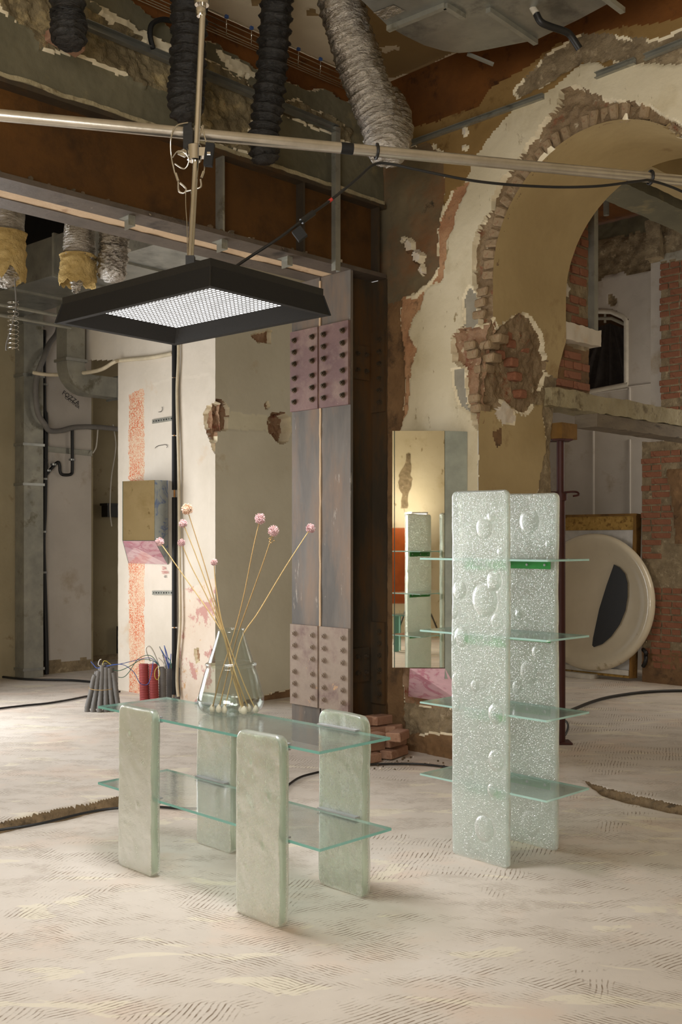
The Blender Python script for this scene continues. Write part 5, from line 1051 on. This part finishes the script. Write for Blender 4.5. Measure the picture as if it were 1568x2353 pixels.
# ------------------------------------------------------------------ services at the back left
GD = U(-1.1325, 1); G3 = np.array([GD[0], GD[1], 0]); GN = np.array([GD[1], -GD[0], 0]); GN = GN if GN[1] > 0 else -GN
Q0 = at(140, 627, 9.4)
md = thing('main_duct', 'wide galvanised duct running across the back left above the pier', 'duct', tuple(Q0))
cM = Q0+GN*.38+EZ*.18
b = MB(); b.box(cM+G3*.1, 4.0, .76, .36, G3, GN, EZ); b.build('casing', ['galvanised'], md)
for tt in (-1.6, -.75, .1, .85):
    b = MB(); b.box(cM+G3*tt, .03, .80, .40, G3, GN, EZ); b.build('flange', ['galvanised_dull'], md)
b = MB(); b.box(at(105, 500, 11.0), 5.0, .05, 1.1, G3, GN, EZ); struct(b.build('void_backdrop', ['dark_void'], None, origin='world'))  # dark sheet added to stand for the unlit void above the ducts
for k in range(2):
    p_ = at(60+k*40, 735-k*16, 9.9); tube_thing('support_channel', ('thin metal support channel under the wide duct, by the hanging coil', 'second metal support channel under the wide duct, nearer its edge')[k], 'channel', [p_-G3*.0-GN*.5, p_+GN*.5], .018, 'galvanised_dull', 2, 6)
# square elbow duct: drops in front of the recess, then turns to the right
E0 = at(130, 800, 10.75)
zt_, zb_ = Q0[2]+.05, at(130, 905, 10.75)[2]; sz = .21
pr = [(0, zt_), (0, zb_+.30)]+[(.30-.30*math.cos(t_), zb_+.30-.30*math.sin(t_)) for t_ in np.linspace(.15, math.pi/2, 9)]+[(1.5, zb_), (1.5, zb_+sz), (.32, zb_+sz)]+[(.30-.09*math.cos(t_), zb_+.30-.09*math.sin(t_)) for t_ in np.linspace(math.pi/2, .1, 7)]+[(sz, zb_+.30), (sz, zt_)]
ed = thing('elbow_duct', 'square sheet metal duct dropping from the ceiling and turning behind the pier', 'duct', (E0[0], E0[1], zb_))
eb = np.array([E0[0], E0[1], 0])-A3*0; b = MB(); b.prism([eb+B3*x-A3*.21+EZ*z for x, z in pr], A3*.21); b.build('casing', ['galvanised_dull'], ed)
for (x, z, sx_, sz_) in ((sz/2, zb_+.34, sz+.04, .03), (.62, zb_+sz/2, .03, sz+.04)):
    b = MB(); b.box(eb+B3*x-A3*.105+EZ*z, sx_, .25, sz_, B3, A3, EZ); b.build('flange', ['galvanised'], ed)
# tall vertical duct at the far left
V0 = fl(55, 1560); vd = thing('vertical_duct', 'tall upright sheet metal duct standing on the floor at the back left', 'duct', tuple(V0))
b = MB(); b.box(V0+A3*.10+B3*.115+EZ*2.2, .20, .23, 4.4, A3, B3, EZ); b.build('casing', ['galvanised_dull'], vd)
for y in (640, 740, 860, 1020, 1112, 1540):
    z = at(55, y, V0[1])[2]
    if z > .01: b = MB(); b.box(V0+A3*.10+B3*.115+EZ*z, .216, .26, .028, A3, B3, EZ); b.build('flange', ['galvanised'], vd)
# black waste pipe with its trap
wpipe = thing('waste_pipe', 'black plastic waste pipe with a looped trap on the back left wall', 'pipe', tuple(wL(102, 1545, .05)*[1, 1, 0]))
part_tube('stack', [wL(x, y, .05) for x, y in ((95, 760), (95, 860), (96, 940), (100, 960), (99, 1060), (97, 1180), (94, 1240), (96, 1320), (100, 1440), (102, 1548))], .027, 'black_plastic', wpipe, 60, 14)
part_tube('trap', [wL(x, y, .06) for x, y in ((100, 1092), (112, 1077), (122, 1066), (128, 1063), (131, 1070), (132, 1084), (137, 1091), (150, 1092), (158, 1089), (160, 1080), (160, 1030), (160, 990), (163, 983), (172, 982), (210, 985))], .018, 'black_plastic', wpipe, 90, 12)
for x, y in ((97, 885), (98, 1058), (97, 1101), (95, 1222), (96, 1315), (160, 1057), (106, 1082), (118, 1068)):
    p_ = wL(x, y, .05); b = MB(); b.lathe([(.031, -.012), (.034, -.01), (.034, .01), (.031, .012)], p_, 14); b.build('pipe_clip', ['galvanised' if y not in (1058,) else 'black_plastic'], wpipe, smooth=50)
tube_thing('cable_bundle', 'thick grey cable bundle sagging across the back left wall', 'cable', [wL(x, y, .09 if x > 110 else .30 if x < 90 else .18) for x, y in ((128, 740), (122, 768), (95, 795), (70, 830), (55, 870), (51, 910), (57, 955), (72, 980), (95, 992), (130, 991), (158, 984), (190, 982), (230, 984), (272, 989))], .03, 'rubber_grey', 80, 10)
rail('wall_bar', 'flat grey metal bar fixed level across the back left wall', wL(101, 1031), wL(211, 1042), -A3, .06, .02, 'galvanised_dull')
R1 = R0+DA*.7; wR = lambda x, y, off=0.: vp(x, y, R1, DB)-A3*off
tube_thing('hanging_wire', 'long pale wire dangling in the dark recess beside the pier', 'wire', [wR(x, y, .3) for x, y in ((230, 980), (236, 1020), (234, 1050), (226, 1100), (223, 1160), (224, 1190), (227, 1210))], .008, 'wire_white', 40, 6)
tube_thing('hanging_wire', 'short pale wire curling down at the edge of the recess', 'wire', [wL(x, y, .06) for x, y in ((219, 980), (217, 1010), (214, 1030), (207, 1042))], .008, 'wire_white', 30, 6)
b = MB(); c_ = wR(254, 1176, .12); b.box(c_, .32, .14, .14, B3, A3, EZ); b.box(c_+EZ*.085, .35, .17, .03, B3, A3, EZ); tag(b.build('black_box', ['black_plastic'], None), 'black plastic box fixed on the recess wall beside the pier', 'box')
b = MB(); c_ = wR(268, 1468, .15); b.box(c_, .14, .08, .34, B3, A3, EZ); b.lathe([(.03, 0), (.035, .05), (0, .06)], c_-EZ*.22, 10); tag(b.build('black_case', ['black_matte'], None), 'black case standing low in the recess behind the pier', 'case')
# insulated foil ducts hanging behind the beam
def ins(label, pts, r, yw0, yw1, xw, Y, seed, foil_r):
    t = thing('insulated_duct', label, 'duct', tuple(at(xw, yw1, Y)), 'torn insulated ducts behind the beam')
    n = 70; path = smooth_path(pts, n); rsx = np.random.RandomState(seed)
    b = MB(); b.tube(path, np.full(n, r)*(1-.0*np.arange(n)), 30, wob=lambda i, a_: .012*fbm(i*.9+0*a_, a_*2, 3, seed)); b.build('foil_sleeve', ['foil'], t, smooth=70)
    if yw0:
        m_ = 26; wp_ = smooth_path([at(xw, yw0, Y), at(xw, (yw0+yw1)/2, Y), at(xw, yw1, Y)], m_); ang = np.linspace(0, 2*math.pi, 41); G_ = np.zeros((41, m_, 3))
        for i, a_ in enumerate(ang):
            drop = .07*(fbm(np.array(np.cos(a_)*2+4), np.array(np.sin(a_)*2), 3, seed)+.4)
            for j in range(m_):
                k_ = j/(m_-1); rad = r*1.12+.02*float(fbm(np.array(a_*1.0+np.cos(a_)), np.array(j*.25), 3, seed+2)); G_[i, j] = wp_[j]+np.array([math.cos(a_)*rad, math.sin(a_)*rad, -drop*k_*k_*1.4])
        b = MB(); b.grid(G_); b.build('mineral_wool', ['wool'], t, smooth=180, clean=True)
    if foil_r:
        n2 = 30; b = MB(); b.tube(smooth_path([at(xw, yw1-30, Y), at(xw-3, yw1, Y), at(xw-8, yw1+34, Y)], n2), np.interp(np.arange(n2), [0, n2*.6, n2-1], [foil_r, foil_r*.9, foil_r*.25]), 26, wob=lambda i, a_: .022*fbm(i*1.1+0*a_, a_*3, 3, seed+5)); b.build('inner_foil', ['foil'], t, smooth=50)
    return t
def topz(x, Y, z=5.2): p_ = at(x, 500, Y); p_[2] = z; return p_
ins('insulated foil duct hanging over the dangling coil, yellow wool around its end', [topz(18, 7.5), at(18, 440, 7.5), at(16, 560, 7.5)], .12, 535, 628, 16, 7.5, 3, .10)
ins('insulated foil duct with a ragged tan wool cuff torn open below', [topz(184, 7.6), at(184, 500, 7.6), at(182, 600, 7.6)], .118, 588, 640, 180, 7.6, 5, .05)
flex('foil_duct', 'foil duct with a squashed crumpled end beside the ragged wool cuff', [topz(262, 7.6), at(262, 500, 7.6), at(262, 580, 7.6), at(258, 612, 7.58), at(255, 640, 7.55)], .118, .10, 'foil', .05, .004, .022, 9, .75)
n_ = 200; tt = np.linspace(0, 1, n_); hel = [at(30+13*math.cos(t_*2*math.pi*11), 690+t_*115+4*math.sin(t_*2*math.pi*11), 7.4+.07*math.sin(t_*2*math.pi*11)) for t_ in tt]
b = MB(); b.tube(hel, .0022, 5); tag(b.build('wire_coil', ['chrome'], None, smooth=60), 'thin springy wire coil dangling below the insulated duct', 'wire')
tube_thing('hanging_cable', 'thin grey cable with bare ends dangling through the wire coil', 'cable', [at(x, y, 7.45) for x, y in ((34, 640), (37, 690), (35, 720), (24, 760), (15, 790), (14, 805))], .006, 'rubber_grey', 40, 6)

# ------------------------------------------------------------------ back room: leaning panel, dish, foam
bd0 = fl(1372, 1556); lean = np.array([B3[0]*.055, B3[1]*.055, 1.]); lean /= np.linalg.norm(lean); bn = np.cross(SA3 if 'SA3' in globals() else S3, lean); bn = bn if np.dot(bn, -B3) > 0 else -bn
pnl = thing('leaning_panel', 'white panel in an osb and timber crate frame leaning on the back wall', 'panel', tuple(bd0))
s0_ = -1.0; s1_ = float(np.dot(vp(1453, 1556, bd0[:2], SA)[:2]-bd0[:2], SA)); HP = 1.74; b3 = np.array([bd0[0], bd0[1], .03])
def bpt(s, z, o=0.): return b3+S3*s+lean*z+bn*o
b = MB(); b.box(bpt((s0_+s1_)/2, HP/2), s1_-s0_, .02, HP, S3, bn, lean); b.build('board', ['white_board'], pnl)
b = MB(); b.box(bpt((s0_+s1_)/2, HP-.075, .03), s1_-s0_+.03, .05, .15, S3, bn, lean); b.build('top_rail', ['osb'], pnl)
b = MB(); b.box(bpt((s0_+s1_)/2, HP+.012, .0), s1_-s0_+.06, .14, .024, S3, bn, lean); b.build('top_batten', ['wood_brown'], pnl)
b = MB(); b.box(bpt(s1_+.012, HP/2, -.0), .025, .13, HP, S3, bn, lean); b.build('side_batten', ['wood_brown'], pnl)
b = MB(); b.box(bpt((s0_+s1_)/2, .012, .03), s1_-s0_, .07, .024, S3, bn, lean); b.build('bottom_batten', ['osb'], pnl)
flat('foam_white', (226, 220, 210), .9, 0, .3)
b = MB(); b.box(bpt(.0, .055, .045), .85, .05, .055, S3, bn, lean); b.build('foam_strip', ['foam_white'], pnl)
# round mirror-like dish, its reflections put in as colour and a dark piece
grunge('dish_cream', (204, 192, 168), (220, 208, 184), 1.2, rough=.16, bs=.06, bsc=5, c3=(176, 160, 128), t3=.64, sc3=2.2, w3=.02, sp=.6)
dc = bpt(float(np.dot(vp(1366, 1378, bd0[:2], SA)[:2]-bd0[:2], SA)), at(1366, 1384, 11.35)[2]-.03, .06); RD = .755
dish = thing('round_dish', 'large round glossy cream dish, a dark reflection built in as a black half-moon, leaning on the white panel', 'dish', tuple(dc-lean*RD))
prof_d = [(0, .035), (.3, .034), (.52, .03), (.60, .045), (.66, .075), (.71, .085), (.742, .07), (.755, .035), (.745, .0), (.70, -.012), (0, -.012)]
b = MB(); b.lathe([(r_, z_) for r_, z_ in dense(prof_d[:8], 3)]+prof_d[8:], dc, 72, axis=bn); b.build('body', ['dish_cream'], dish, smooth=50)
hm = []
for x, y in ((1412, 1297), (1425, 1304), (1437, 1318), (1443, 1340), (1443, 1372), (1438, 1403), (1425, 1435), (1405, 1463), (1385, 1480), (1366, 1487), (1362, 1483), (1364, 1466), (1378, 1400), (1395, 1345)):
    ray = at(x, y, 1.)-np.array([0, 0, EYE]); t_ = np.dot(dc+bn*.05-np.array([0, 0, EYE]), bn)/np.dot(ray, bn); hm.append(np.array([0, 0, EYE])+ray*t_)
b = MB(); b.prism(hm, bn*.006); b.build('reflection_inlay', ['black_glossy'] if 'black_glossy' in MATS else ['black_plastic'], dish)  # reflection of a dark opening, built as a black piece on the dish
b = MB(); b.box(np.array([bd0[0], bd0[1], .0])-S3*.35-B3*.12+EZ*.022, .8, .2, .044, S3, B3, EZ); tag(b.build('foam_block', ['foam_white'], None), 'white foam strip on the floor under the leaning panel', 'foam')
# trunking at the end of the niche wall
tq = np.array([N0[0], N0[1], 0])+B3*.475+S3*.0
b = MB(); b.box(tq+EZ*(3.06+4.95)/2+S3*.02, .055, .07, 4.95-3.06, B3, S3, EZ); tag(b.build('metal_trunking', ['galvanised_dull'], None), 'upright grey metal trunking at the end of the brick wall behind the arch', 'trunking')
b = MB(); tp_ = at(1394, 495, 11.0); b.tube([np.array([tp_[0], tp_[1], 5.33]), tp_], .03, 10); tag(b.build('hanging_pipe', ['galvanised_dull'], None, smooth=60), 'grey pipe stub hanging from the rust-red ceiling beyond the arch', 'pipe')
hk = K2+SA*.03; b = MB(); c_ = fl(1492, 1500)*[1, 1, 0]+np.array([0, 0, .28]); c_ = vp(1490, 1505, K2, SA)-B3*.05
b.tube(smooth_path([c_+EZ*.06-S3*.03, c_+EZ*.03+S3*.02-B3*.03, c_, c_-EZ*.06+S3*.01-B3*.02, c_-EZ*.12-S3*.03], 20), .022, 8); tag(b.build('black_hose_end', ['black_plastic'], None, smooth=60), 'black hose ends poking from a hole in the brick pier', 'hose')
# things seen only in the mirrors
flat('orange_panel', (176, 84, 20), .3); sheet_glass('teal_glass', (150, 200, 186), .3, (130, 180, 166), (1, 1, 1), .05, .05)
b = MB(); b.box((.86, -1.87, 1.12), .78, .03, 1.16); tag(b.build('orange_board', ['orange_panel'], None), 'orange board on the rear wall reflected in the tall mirror', 'board')
stl = thing('glass_stool', 'round teal glass stool reflected in the tall mirror', 'stool', (.74, -.1, 0)); sc_ = np.array([.74, -.1, 0])
b = MB(); b.lathe([(0, .485), (.16, .485), (.165, .492), (.16, .5), (0, .5)], sc_, 32); b.build('seat', ['glass_edge_teal'], stl, smooth=40)
for a_ in (0.3, 2.4, 4.5):
    dv = np.array([math.cos(a_), math.sin(a_), 0]); b = MB(); b.box(sc_+dv*.1+EZ*.2425, .09, .012, .485, dv, np.cross(EZ, dv), EZ); b.build('leg', ['glass_edge_teal'], stl)

wl_ = thing('work_lamp', 'small lit work lamp on a black tripod reflected in the tall mirror', 'lamp', (1.0, -1.1, 0)); wc = np.array([1.0, -1.1, 0])
for a_ in (.4, 2.5, 4.6): part_tube('leg', [wc+EZ*.95, wc+np.array([math.cos(a_)*.42, math.sin(a_)*.42, .01])], .012, 'black_plastic', wl_, 4, 8)
part_tube('post', [wc+EZ*.9, wc+EZ*1.85], .012, 'black_plastic', wl_, 2, 8)
b = MB(); b.box(wc+EZ*1.885, .34, .07, .07); b.build('housing', ['aluminium'], wl_)
m, nt, bs_ = new_mat('lamp_face'); bs_.inputs['Emission Color'].default_value = (1, .95, .85, 1); bs_.inputs['Emission Strength'].default_value = 6
b = MB(); b.box(wc+EZ*1.885-EY*.037, .32, .004, .055); b.box(wc+EZ*1.885+EY*.037, .30, .004, .02); b.build('lamp_face', ['lamp_face'], wl_)
la = area('work_light', (1.0, -1.15, 1.9), (.2, -1.9, 2.4), .32, .06, 14, (1, .93, .80))

# chased-out crack in the rear wall, seen in the tall mirror
ck = [(.93, 2.84, .03), (.925, 2.70, .04), (.88, 2.50, .09), (.87, 2.35, .10), (.885, 2.22, .05), (.865, 2.0, .05)]
kx = np.linspace(0, 1, 40); G = np.zeros((7, 40, 3))
for j, v in enumerate(kx):
    cxk, czk, cwk = [np.interp(v, np.linspace(0, 1, len(ck)), [q_[i] for q_ in ck]) for i in range(3)]
    for i in range(7):
        e_ = (i-3)/3; G[i, j] = [cxk+e_*cwk*(.8+.5*float(vnoise(np.array(v*14.), np.array(i*1.7), 2))), -1.897+.02*(1-abs(e_))*float(vnoise(np.array(v*20.), np.array(i*2.), 5)), czk]
b = MB(); b.grid(G); b.build('crack', ['mortar'], bpy.data.objects['wall_rear'], smooth=180)
